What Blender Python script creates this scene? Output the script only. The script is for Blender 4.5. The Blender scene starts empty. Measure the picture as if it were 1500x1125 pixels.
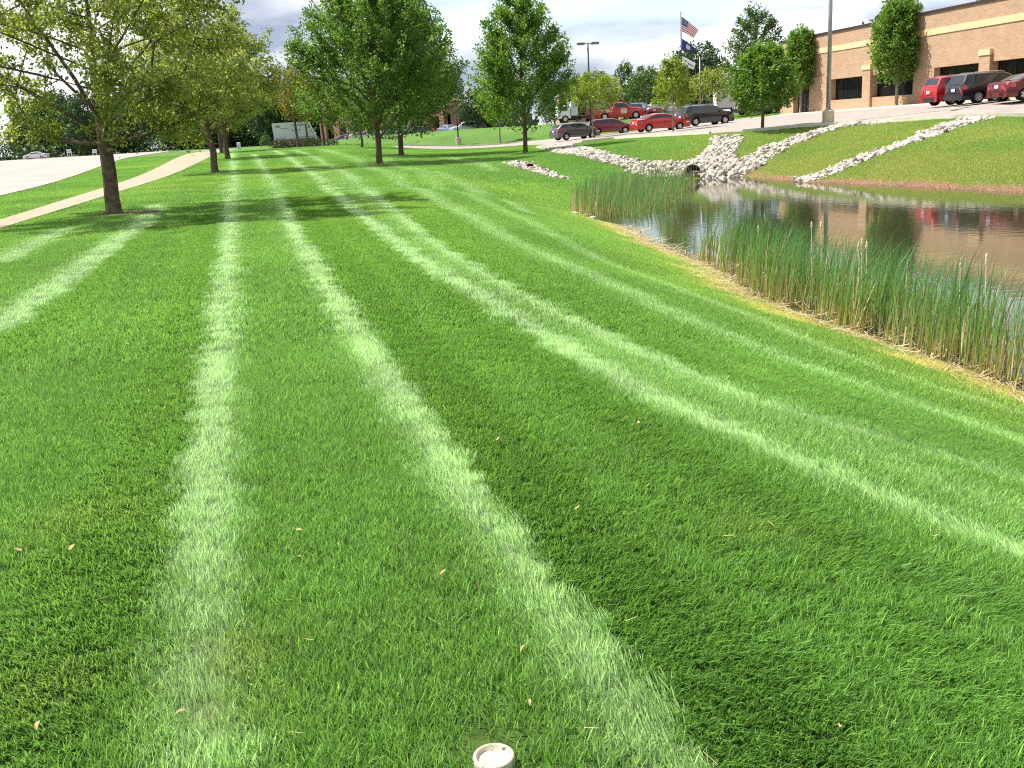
import bpy, bmesh
from mathutils import Matrix, Vector
import math, random
import numpy as np
FPX, CAMH, ROLL = 1456.0, 1.6, 0.060
PITCH = math.atan(376.5/FPX)
CPOS = np.array([0.0, 0.0, CAMH])
_f = np.array([0, math.cos(PITCH), -math.sin(PITCH)])
_u0 = np.array([0, math.sin(PITCH), math.cos(PITCH)]); _r0 = np.array([1.0, 0, 0])
CR = math.cos(ROLL)*_r0 - math.sin(ROLL)*_u0
CU = math.sin(ROLL)*_r0 + math.cos(ROLL)*_u0
def ray(px, py):
    d = _f*FPX + CR*(px-750.0) - CU*(py-562.5)
    return d/np.linalg.norm(d)
def on_plane(px, py, z):
    d = ray(px, py); t = (z-CAMH)/d[2]
    return (CPOS+d*t)[:2]
def proj(p):
    v = np.asarray(p, float)-CPOS
    w = v@_f
    return 750+FPX*(v@CR)/w, 562.5-FPX*(v@CU)/w
def ss(a, b, x):
    t = np.clip((x-a)/(b-a), 0, 1); return t*t*(3-2*t)
ZW = -1.5
SHORE_PX = [(1500,580),(1400,541),(1250,490),(1110,440),(1040,392),(960,362),(915,335),(872,322),(850,312)]
BACK_PX = [(872,292),(920,276),(975,266),(1020,262),(1085,259),(1165,267),(1300,272),(1400,277),(1500,283)]
POND = [on_plane(x,y,ZW) for x,y in SHORE_PX+BACK_PX]
POND += [np.array(p) for p in ((20,22),(26,8),(26,-8),(14,-12),(8.5,-5),(6.4,4))]
POND = np.array(POND)
def poly_sd(x, y, P):
    x = np.asarray(x,float); y = np.asarray(y,float)
    d = np.full(x.shape, 1e9); ins = np.zeros(x.shape, bool)
    n = len(P)
    for i in range(n):
        ax, ay = P[i]; bx, by = P[(i+1)%n]
        ex, ey = bx-ax, by-ay
        t = np.clip(((x-ax)*ex+(y-ay)*ey)/(ex*ex+ey*ey), 0, 1)
        d = np.minimum(d, np.hypot(x-ax-t*ex, y-ay-t*ey))
        c = ((ay > y) != (by > y))
        with np.errstate(divide='ignore', invalid='ignore'):
            xi = (bx-ax)*(y-ay)/(by-ay+1e-12)+ax
        ins ^= c & (x < xi)
    return np.where(ins, -d, d)
def zbase(x, y):
    zl = 0.75*ss(50,110,y)
    R = np.clip(-0.3+0.055*x, -0.25, 1.35)
    zr = ss(42,58,y)*R
    wx = ss(-16,-2,x)
    zb = zl*(1-wx)+zr*wx
    y0 = 111-0.85*np.clip(x,-14,14)
    b = ss(0,16,y-y0)*ss(-30,-14,x)
    zb = zb*(1-b)+1.62*b
    return zb-0.75*ss(131,139,y+0.3*x)*ss(6,0,x)*ss(-45,-25,x)*(1-ss(175,200,y))
def terrain(x, y):
    x = np.asarray(x,float); y = np.asarray(y,float)
    zb = zbase(x,y)
    d = poly_sd(x,y,POND)
    k = 0.20+0.11*ss(38,26,y)*ss(9,6,x)
    zs = ZW+np.where(d>0, d*k, np.maximum(d*0.35,-0.8))
    kk = 0.45
    h = np.clip(0.5+0.5*(zs-zb)/kk, 0, 1)
    z = zs*(1-h)+zb*h-kk*h*(1-h)
    return z
def hit(px, py, tmax=900.0):
    """point of the terrain seen at a pixel of the 1500 px photograph"""
    d = ray(px, py); t = np.concatenate([np.arange(1,60,0.1), np.arange(60,tmax,0.4)])
    P = CPOS+d*t[:,None]
    below = np.nonzero(P[:,2] < terrain(P[:,0],P[:,1]))[0]
    if len(below)==0: return None
    i = below[0]; a, b = t[max(i-1,0)], t[i]
    for _ in range(25):
        m = (a+b)/2; p = CPOS+d*m
        if p[2] < terrain(p[0],p[1]): b = m
        else: a = m
    p = CPOS+d*b
    return np.array([p[0],p[1],float(terrain(p[0],p[1]))])

rnd = random.Random(7)
RNG = np.random.default_rng(11)

# ------------------------------------------------------------------ camera, world, sun, exposure
scene = bpy.context.scene
COL = scene.collection
cam_data = bpy.data.cameras.new('camera')
cam_data.sensor_width = 36.0
cam_data.lens = 36.0*FPX/1500.0
cam_data.clip_start = 0.05
cam_data.clip_end = 5000.0
cam = bpy.data.objects.new('camera', cam_data)
COL.objects.link(cam)
cam.matrix_world = Matrix(((CR[0], CU[0], -_f[0], 0), (CR[1], CU[1], -_f[1], 0), (CR[2], CU[2], -_f[2], CAMH), (0, 0, 0, 1)))
scene.camera = cam

SUN_EL = math.radians(56.0)
SUN_DIR = np.array([-0.90, 0.43, 0.0]); SUN_DIR /= np.linalg.norm(SUN_DIR)
SUN_VEC = Vector((SUN_DIR[0]*math.cos(SUN_EL), SUN_DIR[1]*math.cos(SUN_EL), math.sin(SUN_EL)))
sun_data = bpy.data.lights.new('sun', 'SUN')
sun_data.energy = 4.9
sun_data.angle = math.radians(0.53)
sun_data.color = (1.0, 0.955, 0.88)
sun = bpy.data.objects.new('sun', sun_data)
COL.objects.link(sun)
sun.rotation_euler = (-SUN_VEC).to_track_quat('-Z', 'Y').to_euler()
sun.location = (-30, 10, 60)

world = bpy.data.worlds.new('World')
scene.world = world
world.use_nodes = True
WN, WL = world.node_tree.nodes, world.node_tree.links
WN.clear()
def wn(t, **kw):
    n = WN.new(t)
    for k, v in kw.items():
        setattr(n, k, v)
    return n
w_out = wn('ShaderNodeOutputWorld'); w_bg = wn('ShaderNodeBackground')
w_bg.inputs['Strength'].default_value = 0.12
w_sky = wn('ShaderNodeTexSky', sky_type='NISHITA', sun_disc=False)
w_sky.sun_elevation = SUN_EL
w_sky.sun_rotation = math.atan2(SUN_DIR[0], SUN_DIR[1])
w_sky.air_density = 1.0; w_sky.dust_density = 1.6; w_sky.ozone_density = 1.2
w_tc = wn('ShaderNodeTexCoord'); w_sep = wn('ShaderNodeSeparateXYZ')
WL.new(w_tc.outputs['Generated'], w_sep.inputs[0])
w_abs = wn('ShaderNodeMath', operation='ABSOLUTE'); WL.new(w_sep.outputs['Z'], w_abs.inputs[0])
w_add = wn('ShaderNodeMath', operation='ADD'); WL.new(w_abs.outputs[0], w_add.inputs[0]); w_add.inputs[1].default_value = 0.16
w_dx = wn('ShaderNodeMath', operation='DIVIDE'); WL.new(w_sep.outputs['X'], w_dx.inputs[0]); WL.new(w_add.outputs[0], w_dx.inputs[1])
w_dy = wn('ShaderNodeMath', operation='DIVIDE'); WL.new(w_sep.outputs['Y'], w_dy.inputs[0]); WL.new(w_add.outputs[0], w_dy.inputs[1])
w_cmb = wn('ShaderNodeCombineXYZ'); WL.new(w_dx.outputs[0], w_cmb.inputs[0]); WL.new(w_dy.outputs[0], w_cmb.inputs[1])
w_n1 = wn('ShaderNodeTexNoise'); w_n1.inputs['Scale'].default_value = 0.62; w_n1.inputs['Detail'].default_value = 7.0
w_n1.inputs['Roughness'].default_value = 0.52; w_n1.inputs['Distortion'].default_value = 0.35
w_n2 = wn('ShaderNodeTexNoise'); w_n2.inputs['Scale'].default_value = 0.85; w_n2.inputs['Detail'].default_value = 6.0
w_n2.inputs['Roughness'].default_value = 0.5
w_map = wn('ShaderNodeMapping'); w_map.inputs['Location'].default_value = (3.7, 1.9, 0.0)
WL.new(w_cmb.outputs[0], w_map.inputs[0])
WL.new(w_map.outputs[0], w_n1.inputs['Vector'])
w_map2 = wn('ShaderNodeMapping'); w_map2.inputs['Location'].default_value = (-5.2, 8.4, 2.0)
WL.new(w_cmb.outputs[0], w_map2.inputs[0]); WL.new(w_map2.outputs[0], w_n2.inputs['Vector'])
w_r1 = wn('ShaderNodeValToRGB')      # where there is cloud
w_r1.color_ramp.elements[0].position = 0.28; w_r1.color_ramp.elements[1].position = 0.46
WL.new(w_n1.outputs[0], w_r1.inputs[0])
w_r2 = wn('ShaderNodeValToRGB')      # grey bellies to white edges
w_r2.color_ramp.elements[0].position = 0.42; w_r2.color_ramp.elements[0].color = (1.85, 2.15, 2.85, 1)
w_r2.color_ramp.elements[1].position = 0.55; w_r2.color_ramp.elements[1].color = (5.2, 5.25, 5.4, 1)
WL.new(w_n2.outputs[0], w_r2.inputs[0])
w_mix = wn('ShaderNodeMix', data_type='RGBA')
WL.new(w_r1.outputs[0], w_mix.inputs[0]); WL.new(w_sky.outputs[0], w_mix.inputs[6]); WL.new(w_r2.outputs[0], w_mix.inputs[7])
WL.new(w_mix.outputs[2], w_bg.inputs[0]); WL.new(w_bg.outputs[0], w_out.inputs[0])

vs = scene.view_settings
vs.view_transform = 'Standard'; vs.look = 'None'; vs.gamma = 1.0; vs.use_curve_mapping = False
vs.exposure = 1.06
scene.render.engine = 'CYCLES'
scene.cycles.max_bounces = 8
scene.cycles.use_denoising = False
scene.cycles.filter_width = 1.15
scene.cycles.transparent_max_bounces = 8

# ------------------------------------------------------------------ materials
def mat(name, color=(0.5, 0.5, 0.5), rough=0.6, metal=0.0, spec=0.5, coat=0.0, noise=None, bump=None, emit=None):
    """noise = (scale, second colour, contrast low, contrast high); bump = (scale, strength)"""
    m = bpy.data.materials.new(name); m.use_nodes = True
    nt = m.node_tree; b = nt.nodes['Principled BSDF']
    b.inputs['Base Color'].default_value = (*color, 1)
    b.inputs['Roughness'].default_value = rough; b.inputs['Metallic'].default_value = metal
    b.inputs['Specular IOR Level'].default_value = spec
    b.inputs['Coat Weight'].default_value = coat; b.inputs['Coat Roughness'].default_value = 0.06
    if noise or bump:
        tc = nt.nodes.new('ShaderNodeTexCoord')
    if noise:
        n = nt.nodes.new('ShaderNodeTexNoise'); n.inputs['Scale'].default_value = noise[0]; n.inputs['Detail'].default_value = 6
        nt.links.new(tc.outputs['Object'], n.inputs['Vector'])
        r = nt.nodes.new('ShaderNodeValToRGB')
        r.color_ramp.elements[0].position = noise[2]; r.color_ramp.elements[1].position = noise[3]
        r.color_ramp.elements[0].color = (*color, 1); r.color_ramp.elements[1].color = (*noise[1], 1)
        nt.links.new(n.outputs[0], r.inputs[0]); nt.links.new(r.outputs[0], b.inputs['Base Color'])
    if bump:
        n = nt.nodes.new('ShaderNodeTexNoise'); n.inputs['Scale'].default_value = bump[0]; n.inputs['Detail'].default_value = 5
        nt.links.new(tc.outputs['Object'], n.inputs['Vector'])
        bp = nt.nodes.new('ShaderNodeBump'); bp.inputs['Strength'].default_value = bump[1]; bp.inputs['Distance'].default_value = 0.03
        nt.links.new(n.outputs[0], bp.inputs['Height']); nt.links.new(bp.outputs[0], b.inputs['Normal'])
    return m

def leaf_mat(name, c0, c1, c2, trans=0.35, attr='tint', rough=0.5):
    m = bpy.data.materials.new(name); m.use_nodes = True
    nt = m.node_tree; N, L = nt.nodes, nt.links
    b = N['Principled BSDF']; out = N['Material Output']
    a = N.new('ShaderNodeAttribute'); a.attribute_name = attr
    r = N.new('ShaderNodeValToRGB')
    e = r.color_ramp.elements
    e[0].position = 0.0; e[0].color = (*c0, 1); e[1].position = 1.0; e[1].color = (*c2, 1)
    k = e.new(0.5); k.color = (*c1, 1)
    L.new(a.outputs['Fac'], r.inputs[0]); L.new(r.outputs[0], b.inputs['Base Color'])
    b.inputs['Roughness'].default_value = rough; b.inputs['Specular IOR Level'].default_value = 0.35
    t = N.new('ShaderNodeBsdfTranslucent')
    hs = N.new('ShaderNodeHueSaturation'); hs.inputs['Hue'].default_value = 0.495; hs.inputs['Value'].default_value = 1.5; hs.inputs['Saturation'].default_value = 1.1
    L.new(r.outputs[0], hs.inputs['Color']); L.new(hs.outputs[0], t.inputs['Color'])
    mx = N.new('ShaderNodeMixShader'); mx.inputs[0].default_value = trans
    L.new(b.outputs[0], mx.inputs[1]); L.new(t.outputs[0], mx.inputs[2]); L.new(mx.outputs[0], out.inputs[0])
    return m

def grass_blade_mat():
    m = bpy.data.materials.new('grass_blade'); m.use_nodes = True
    nt = m.node_tree; N, L = nt.nodes, nt.links
    b = N['Principled BSDF']; out = N['Material Output']
    a = N.new('ShaderNodeAttribute'); a.attribute_type = 'INSTANCER'; a.attribute_name = 'tcol'
    v = N.new('ShaderNodeAttribute'); v.attribute_name = 'tint'       # per blade
    h = N.new('ShaderNodeHueSaturation')
    mr = N.new('ShaderNodeMapRange'); mr.inputs['To Min'].default_value = 0.40; mr.inputs['To Max'].default_value = 1.75
    L.new(v.outputs['Fac'], mr.inputs['Value']); L.new(mr.outputs[0], h.inputs['Value'])
    mh = N.new('ShaderNodeMapRange'); mh.inputs['To Min'].default_value = 0.515; mh.inputs['To Max'].default_value = 0.485
    L.new(v.outputs['Fac'], mh.inputs['Value']); L.new(mh.outputs[0], h.inputs['Hue'])
    L.new(a.outputs['Color'], h.inputs['Color'])
    L.new(h.outputs[0], b.inputs['Base Color'])
    b.inputs['Roughness'].default_value = 0.48; b.inputs['Specular IOR Level'].default_value = 0.32
    t = N.new('ShaderNodeBsdfTranslucent')
    hs = N.new('ShaderNodeHueSaturation'); hs.inputs['Value'].default_value = 1.35; hs.inputs['Hue'].default_value = 0.49
    L.new(h.outputs[0], hs.inputs['Color']); L.new(hs.outputs[0], t.inputs['Color'])
    mx = N.new('ShaderNodeMixShader'); mx.inputs[0].default_value = 0.40
    L.new(b.outputs[0], mx.inputs[1]); L.new(t.outputs[0], mx.inputs[2]); L.new(mx.outputs[0], out.inputs[0])
    return m

def ground_mat():
    m = bpy.data.materials.new('lawn_ground'); m.use_nodes = True
    nt = m.node_tree; N, L = nt.nodes, nt.links
    b = N['Principled BSDF']
    a = N.new('ShaderNodeAttribute'); a.attribute_name = 'gcol'
    g = N.new('ShaderNodeNewGeometry')
    h = N.new('ShaderNodeHueSaturation')
    n1 = N.new('ShaderNodeTexNoise'); n1.inputs['Scale'].default_value = 9.0; n1.inputs['Detail'].default_value = 8; n1.inputs['Roughness'].default_value = 0.75
    L.new(g.outputs['Position'], n1.inputs['Vector'])
    mr = N.new('ShaderNodeMapRange'); mr.inputs['From Min'].default_value = 0.3; mr.inputs['From Max'].default_value = 0.7
    mr.inputs['To Min'].default_value = 0.6; mr.inputs['To Max'].default_value = 1.4
    L.new(n1.outputs[0], mr.inputs['Value']); L.new(mr.outputs[0], h.inputs['Value'])
    L.new(a.outputs['Color'], h.inputs['Color']); L.new(h.outputs[0], b.inputs['Base Color'])
    b.inputs['Roughness'].default_value = 0.9; b.inputs['Specular IOR Level'].default_value = 0.1
    bp = N.new('ShaderNodeBump'); bp.inputs['Strength'].default_value = 0.9; bp.inputs['Distance'].default_value = 0.06
    n2 = N.new('ShaderNodeTexNoise'); n2.inputs['Scale'].default_value = 14.0; n2.inputs['Detail'].default_value = 6
    L.new(g.outputs['Position'], n2.inputs['Vector']); L.new(n2.outputs[0], bp.inputs['Height']); L.new(bp.outputs[0], b.inputs['Normal'])
    return m

def brick_mat(name, c1, c2, mortar):
    m = bpy.data.materials.new(name); m.use_nodes = True
    nt = m.node_tree; N, L = nt.nodes, nt.links
    b = N['Principled BSDF']; b.inputs['Roughness'].default_value = 0.85; b.inputs['Specular IOR Level'].default_value = 0.2
    uv = N.new('ShaderNodeUVMap'); uv.uv_map = 'wall'
    t = N.new('ShaderNodeTexBrick'); t.inputs['Scale'].default_value = 1.0
    t.inputs['Brick Width'].default_value = 0.30; t.inputs['Row Height'].default_value = 0.10; t.inputs['Mortar Size'].default_value = 0.008
    t.inputs['Color1'].default_value = (*c1, 1); t.inputs['Color2'].default_value = (*c2, 1); t.inputs['Mortar'].default_value = (*mortar, 1)
    t.inputs['Bias'].default_value = 0.0
    L.new(uv.outputs[0], t.inputs['Vector'])
    n = N.new('ShaderNodeTexNoise'); n.inputs['Scale'].default_value = 0.9; n.inputs['Detail'].default_value = 8; n.inputs['Roughness'].default_value = 0.7
    L.new(uv.outputs[0], n.inputs['Vector'])
    mr = N.new('ShaderNodeMapRange'); mr.inputs['To Min'].default_value = 0.72; mr.inputs['To Max'].default_value = 1.28
    L.new(n.outputs[0], mr.inputs['Value'])
    h = N.new('ShaderNodeHueSaturation'); L.new(mr.outputs[0], h.inputs['Value']); L.new(t.outputs[0], h.inputs['Color'])
    L.new(h.outputs[0], b.inputs['Base Color'])
    return m

M = {}
M['ground'] = ground_mat()
M['blade'] = grass_blade_mat()
M['concrete_lot'] = mat('pale_pavement', (0.25, 0.215, 0.19), 0.9, spec=0.2, noise=(0.7, (0.31, 0.27, 0.24), 0.35, 0.7), bump=(30, 0.2))
M['road'] = mat('pale_road', (0.27, 0.235, 0.21), 0.9, spec=0.2, noise=(0.25, (0.32, 0.28, 0.25), 0.3, 0.7))
M['path'] = mat('path_concrete', (0.26, 0.215, 0.15), 0.9, spec=0.2, noise=(1.5, (0.33, 0.28, 0.205), 0.3, 0.7))
M['kerb'] = mat('kerb_concrete', (0.55, 0.50, 0.40), 0.85, spec=0.2, noise=(3, (0.68, 0.64, 0.54), 0.3, 0.7))
M['pedestal'] = mat('pedestal_concrete', (0.48, 0.41, 0.29), 0.85, spec=0.2, noise=(4, (0.55, 0.48, 0.36), 0.3, 0.7))
M['brick'] = brick_mat('tan_brick', (0.335, 0.215, 0.132), (0.40, 0.268, 0.17), (0.41, 0.315, 0.225))
M['brick_red'] = brick_mat('red_brick', (0.22, 0.115, 0.08), (0.28, 0.15, 0.11), (0.36, 0.26, 0.20))
M['stone_band'] = mat('limestone_band', (0.60, 0.42, 0.235), 0.8, spec=0.2, noise=(2, (0.66, 0.48, 0.28), 0.3, 0.7))
M['coping'] = mat('bronze_coping', (0.045, 0.032, 0.03), 0.5, metal=0.3)
M['dark_glass'] = mat('tinted_glass', (0.010, 0.011, 0.012), 0.08, spec=0.35)
M['glass_frame'] = mat('dark_window_frame', (0.02, 0.018, 0.017), 0.4, metal=0.4)
M['roof'] = mat('gravel_roof', (0.25, 0.24, 0.22), 0.9)
M['bark'] = mat('tree_bark', (0.085, 0.062, 0.042), 0.95, spec=0.1, noise=(7, (0.17, 0.13, 0.09), 0.35, 0.65), bump=(18, 0.9))
M['bark_pale'] = mat('sapling_bark', (0.22, 0.18, 0.13), 0.95, spec=0.1, noise=(7, (0.32, 0.27, 0.2), 0.35, 0.65))
M['leaf_olive'] = leaf_mat('olive_leaf', (0.095, 0.145, 0.022), (0.19, 0.25, 0.045), (0.38, 0.41, 0.12), 0.45)
M['leaf_maple'] = leaf_mat('maple_leaf', (0.044, 0.098, 0.015), (0.098, 0.19, 0.029), (0.23, 0.335, 0.075), 0.38)
M['leaf_fresh'] = leaf_mat('fresh_leaf', (0.06, 0.13, 0.018), (0.115, 0.215, 0.03), (0.22, 0.33, 0.065), 0.40)
M['leaf_lime'] = leaf_mat('lime_leaf', (0.10, 0.165, 0.018), (0.17, 0.245, 0.03), (0.29, 0.35, 0.065), 0.40)
M['leaf_gold'] = leaf_mat('golden_leaf', (0.085, 0.11, 0.02), (0.15, 0.155, 0.03), (0.33, 0.235, 0.035), 0.38)
M['leaf_dark'] = leaf_mat('dark_leaf', (0.018, 0.042, 0.012), (0.034, 0.075, 0.02), (0.07, 0.13, 0.035), 0.25)
M['leaf_mid'] = leaf_mat('mid_leaf', (0.035, 0.075, 0.018), (0.07, 0.13, 0.03), (0.14, 0.19, 0.05), 0.3)
M['leaf_plum'] = leaf_mat('plum_leaf', (0.022, 0.026, 0.018), (0.045, 0.04, 0.03), (0.075, 0.065, 0.045), 0.25)
M['reed'] = leaf_mat('reed_blade', (0.44, 0.33, 0.12), (0.15, 0.25, 0.06), (0.075, 0.19, 0.06), 0.34, rough=0.45)
M['straw'] = leaf_mat('dry_reed', (0.22, 0.15, 0.075), (0.42, 0.33, 0.16), (0.62, 0.53, 0.32), 0.2, rough=0.7)
M['fluff'] = mat('seed_fluff', (0.68, 0.56, 0.36), 0.95, noise=(30, (0.75, 0.66, 0.46), 0.3, 0.7))
M['stone'] = mat('limestone_rock', (0.32, 0.275, 0.225), 0.95, spec=0.15, noise=(1.7, (0.53, 0.48, 0.41), 0.32, 0.62), bump=(7, 1.0))
M['stone_dark'] = mat('grey_rock', (0.15, 0.13, 0.11), 0.95, spec=0.15, noise=(2.5, (0.28, 0.25, 0.21), 0.3, 0.7), bump=(9, 0.7))
M['rust'] = mat('rusty_steel', (0.055, 0.03, 0.02), 0.85, metal=0.1, noise=(12, (0.11, 0.06, 0.04), 0.3, 0.7))
M['black'] = mat('black_void', (0.006, 0.006, 0.006), 0.9, spec=0.1)
M['mulch'] = mat('bark_mulch', (0.10, 0.055, 0.035), 0.95, spec=0.1, noise=(14, (0.24, 0.16, 0.10), 0.35, 0.65), bump=(25, 1.0))
M['steel'] = mat('galvanised_steel', (0.30, 0.30, 0.31), 0.45, metal=0.75, noise=(3, (0.38, 0.38, 0.40), 0.3, 0.7))
M['bronze'] = mat('bronze_pole', (0.045, 0.036, 0.032), 0.5, metal=0.4)
M['lamp_grey'] = mat('grey_lamp_head', (0.17, 0.155, 0.14), 0.5, metal=0.2)
M['lens'] = mat('lamp_lens', (0.5, 0.5, 0.48), 0.2)
M['tyre'] = mat('tyre_rubber', (0.012, 0.012, 0.012), 0.8, spec=0.2)
M['rim'] = mat('alloy_rim', (0.62, 0.62, 0.64), 0.3, metal=0.8)
M['chrome'] = mat('chrome', (0.75, 0.75, 0.77), 0.12, metal=1.0)
M['car_glass'] = mat('car_glass', (0.022, 0.03, 0.035), 0.04, spec=0.7)
M['trim'] = mat('black_plastic', (0.016, 0.016, 0.017), 0.55)
M['tail'] = mat('tail_lamp', (0.48, 0.02, 0.012), 0.15, coat=1.0)
M['head'] = mat('head_lamp', (0.62, 0.64, 0.66), 0.1, coat=1.0)
M['plate'] = mat('white_plate', (0.72, 0.73, 0.76), 0.4, noise=(22, (0.30, 0.33, 0.45), 0.52, 0.6))
M['white'] = mat('white_paint', (0.78, 0.78, 0.78), 0.4)
M['white_panel'] = mat('white_panel', (0.56, 0.60, 0.68), 0.5, noise=(0.6, (0.64, 0.67, 0.72), 0.3, 0.7))
M['ink_blue'] = mat('dark_blue_print', (0.03, 0.04, 0.12), 0.5)
M['ink_red'] = mat('red_print', (0.45, 0.03, 0.03), 0.5)
M['ink_grey'] = mat('grey_print', (0.22, 0.26, 0.34), 0.5)
M['flag_red'] = mat('flag_red', (0.48, 0.02, 0.035), 0.8)
M['flag_white'] = mat('flag_white', (0.78, 0.78, 0.80), 0.8)
M['flag_blue'] = mat('flag_blue', (0.02, 0.03, 0.13), 0.8)
M['flag_state'] = mat('state_flag_blue', (0.02, 0.035, 0.20), 0.8)
M['crest'] = mat('crest_print', (0.62, 0.55, 0.50), 0.8, noise=(6, (0.36, 0.20, 0.14), 0.5, 0.65))
M['cap'] = mat('cream_plastic', (0.50, 0.44, 0.32), 0.5, noise=(14, (0.44, 0.37, 0.26), 0.4, 0.8))
M['dead_leaf'] = mat('dead_leaf', (0.28, 0.18, 0.075), 0.8, noise=(40, (0.42, 0.31, 0.15), 0.3, 0.7))
def paint(name, c, metal=0.35):
    return mat(name, c, 0.28, metal=metal, spec=0.5, coat=1.0)

# ------------------------------------------------------------------ object helpers
def mesh_from(name, verts, faces, m=None, smooth=False):
    me = bpy.data.meshes.new(name)
    me.from_pydata([tuple(map(float, v)) for v in verts], [], [tuple(map(int, f)) for f in faces])
    if m is not None:
        for x in (m if isinstance(m, (list, tuple)) else [m]):
            me.materials.append(x)
    if smooth:
        me.shade_smooth()
    me.update()
    return me
def mesh_np(name, V, F, m, smooth=False):
    """fast: V (n,3), F (k,3) or (k,4) arrays"""
    V = np.asarray(V, np.float32); F = np.asarray(F, np.int32)
    me = bpy.data.meshes.new(name)
    me.vertices.add(len(V)); me.vertices.foreach_set('co', V.ravel())
    k, c = F.shape
    me.loops.add(k*c); me.loops.foreach_set('vertex_index', F.ravel())
    me.polygons.add(k); me.polygons.foreach_set('loop_start', np.arange(0, k*c, c, dtype=np.int32))
    try: me.polygons.foreach_set('loop_total', np.full(k, c, np.int32))
    except Exception: pass
    me.materials.append(m)
    me.update(calc_edges=True); me.validate()
    if smooth: me.shade_smooth()
    return me
def link(name, data, parent=None, loc=(0, 0, 0), rot=(0, 0, 0), scale=None):
    o = bpy.data.objects.new(name, data); COL.objects.link(o)
    o.location = loc; o.rotation_euler = rot
    if scale is not None:
        o.scale = scale if hasattr(scale, '__len__') else (scale,)*3
    if parent is not None: o.parent = parent
    return o
def tag(o, label=None, cat=None, group=None, kind=None):
    if label: o['label'] = label
    if cat: o['category'] = cat
    if group: o['group'] = group
    if kind: o['kind'] = kind
    return o
def thing(name, label, cat, loc=(0, 0, 0), rz=0.0, group=None):
    return tag(link(name, None, None, loc, (0, 0, rz)), label, cat, group)
class MB:
    """collects shapes into one mesh"""
    def __init__(s): s.v = []; s.f = []; s.mi = []
    def add(s, v, f, mi=0):
        o = len(s.v); s.v += [tuple(p) for p in v]; s.f += [tuple(i+o for i in q) for q in f]; s.mi += [mi]*len(f); return s
    def box(s, c, d, rz=0.0, mi=0, taper=1.0):
        hx, hy, hz = d[0]/2, d[1]/2, d[2]/2; cs, sn = math.cos(rz), math.sin(rz); v = []
        for z, t in ((-hz, 1.0), (hz, taper)):
            for x, y in ((-hx, -hy), (hx, -hy), (hx, hy), (-hx, hy)):
                v.append((c[0]+(x*cs-y*sn)*t, c[1]+(x*sn+y*cs)*t, c[2]+z))
        return s.add(v, [(0, 3, 2, 1), (4, 5, 6, 7), (0, 1, 5, 4), (1, 2, 6, 5), (2, 3, 7, 6), (3, 0, 4, 7)], mi)
    def tube(s, pts, rad, n=8, cap=True, mi=0):
        pts = [np.asarray(p, float) for p in pts]; v = []; f = []
        if not hasattr(rad, '__len__'): rad = [rad]*len(pts)
        for i, p in enumerate(pts):
            t = pts[min(i+1, len(pts)-1)]-pts[max(i-1, 0)]; t = t/(np.linalg.norm(t)+1e-9)
            a = np.cross(t, (1, 0, 0) if abs(t[0]) < 0.8 else (0, 1, 0)); a /= np.linalg.norm(a); b = np.cross(t, a)
            for k in range(n):
                an = 2*math.pi*k/n
                v.append(p+rad[i]*(math.cos(an)*a+math.sin(an)*b))
        for i in range(len(pts)-1):
            for k in range(n):
                f.append((i*n+k, i*n+(k+1) % n, (i+1)*n+(k+1) % n, (i+1)*n+k))
        if cap:
            f.append(tuple(range(n-1, -1, -1))); f.append(tuple((len(pts)-1)*n+k for k in range(n)))
        return s.add(v, f, mi)
    def lathe(s, prof, n=16, axis='z', c=(0, 0, 0), mi=0):
        v = []; f = []
        for r, h in prof:
            for k in range(n):
                a = 2*math.pi*k/n; x, y = r*math.cos(a), r*math.sin(a)
                p = (x, y, h) if axis == 'z' else (x, h, y)
                v.append((p[0]+c[0], p[1]+c[1], p[2]+c[2]))
        for i in range(len(prof)-1):
            for k in range(n):
                q = (i*n+k, i*n+(k+1) % n, (i+1)*n+(k+1) % n, (i+1)*n+k)
                f.append(q if axis == 'z' else q[::-1])
        return s.add(v, f, mi)
    def mesh(s, name, m, smooth=False):
        me = mesh_from(name, s.v, s.f, m, smooth)
        if isinstance(m, (list, tuple)): me.polygons.foreach_set('material_index', s.mi)
        return me
    def build(s, name, m, parent=None, smooth=False, loc=(0, 0, 0), rot=(0, 0, 0)):
        return link(name, s.mesh(name, m, smooth), parent, loc, rot)
def add_wall_uv(me, udir):
    """metres along the wall and up it"""
    uv = me.uv_layers.new(name='wall')
    for poly in me.polygons:
        n = poly.normal
        for li in poly.loop_indices:
            co = me.vertices[me.loops[li].vertex_index].co
            if abs(n.dot(Vector((udir[0], udir[1], 0)))) > 0.7: u = -co.x*udir[1]+co.y*udir[0]
            else: u = co.x*udir[0]+co.y*udir[1]
            uv.data[li].uv = (u, co.z)
def at_y(px, py, Y):
    d = ray(px, py); return CPOS+d*(Y/d[1])
def tz(x, y): return float(terrain(x, y))

# ------------------------------------------------------------------ terrain, pavements and water
def vnoise(x, y, scale, seed=0):
    x = np.asarray(x, float)/scale+seed*17.31; y = np.asarray(y, float)/scale-seed*9.7
    xi, yi = np.floor(x), np.floor(y); fx, fy = x-xi, y-yi
    fx = fx*fx*(3-2*fx); fy = fy*fy*(3-2*fy)
    def h(a, b):
        s = np.sin(a*127.1+b*311.7+seed*3.3)*43758.5453
        return s-np.floor(s)
    return (h(xi, yi)*(1-fx)+h(xi+1, yi)*fx)*(1-fy)+(h(xi, yi+1)*(1-fx)+h(xi+1, yi+1)*fx)*fy

def line_px(pts):
    out = []
    for p in pts:
        h = hit(*p)
        if h is not None and h[1] < 190: out.append(h[:2])
    return np.array(out)
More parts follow.
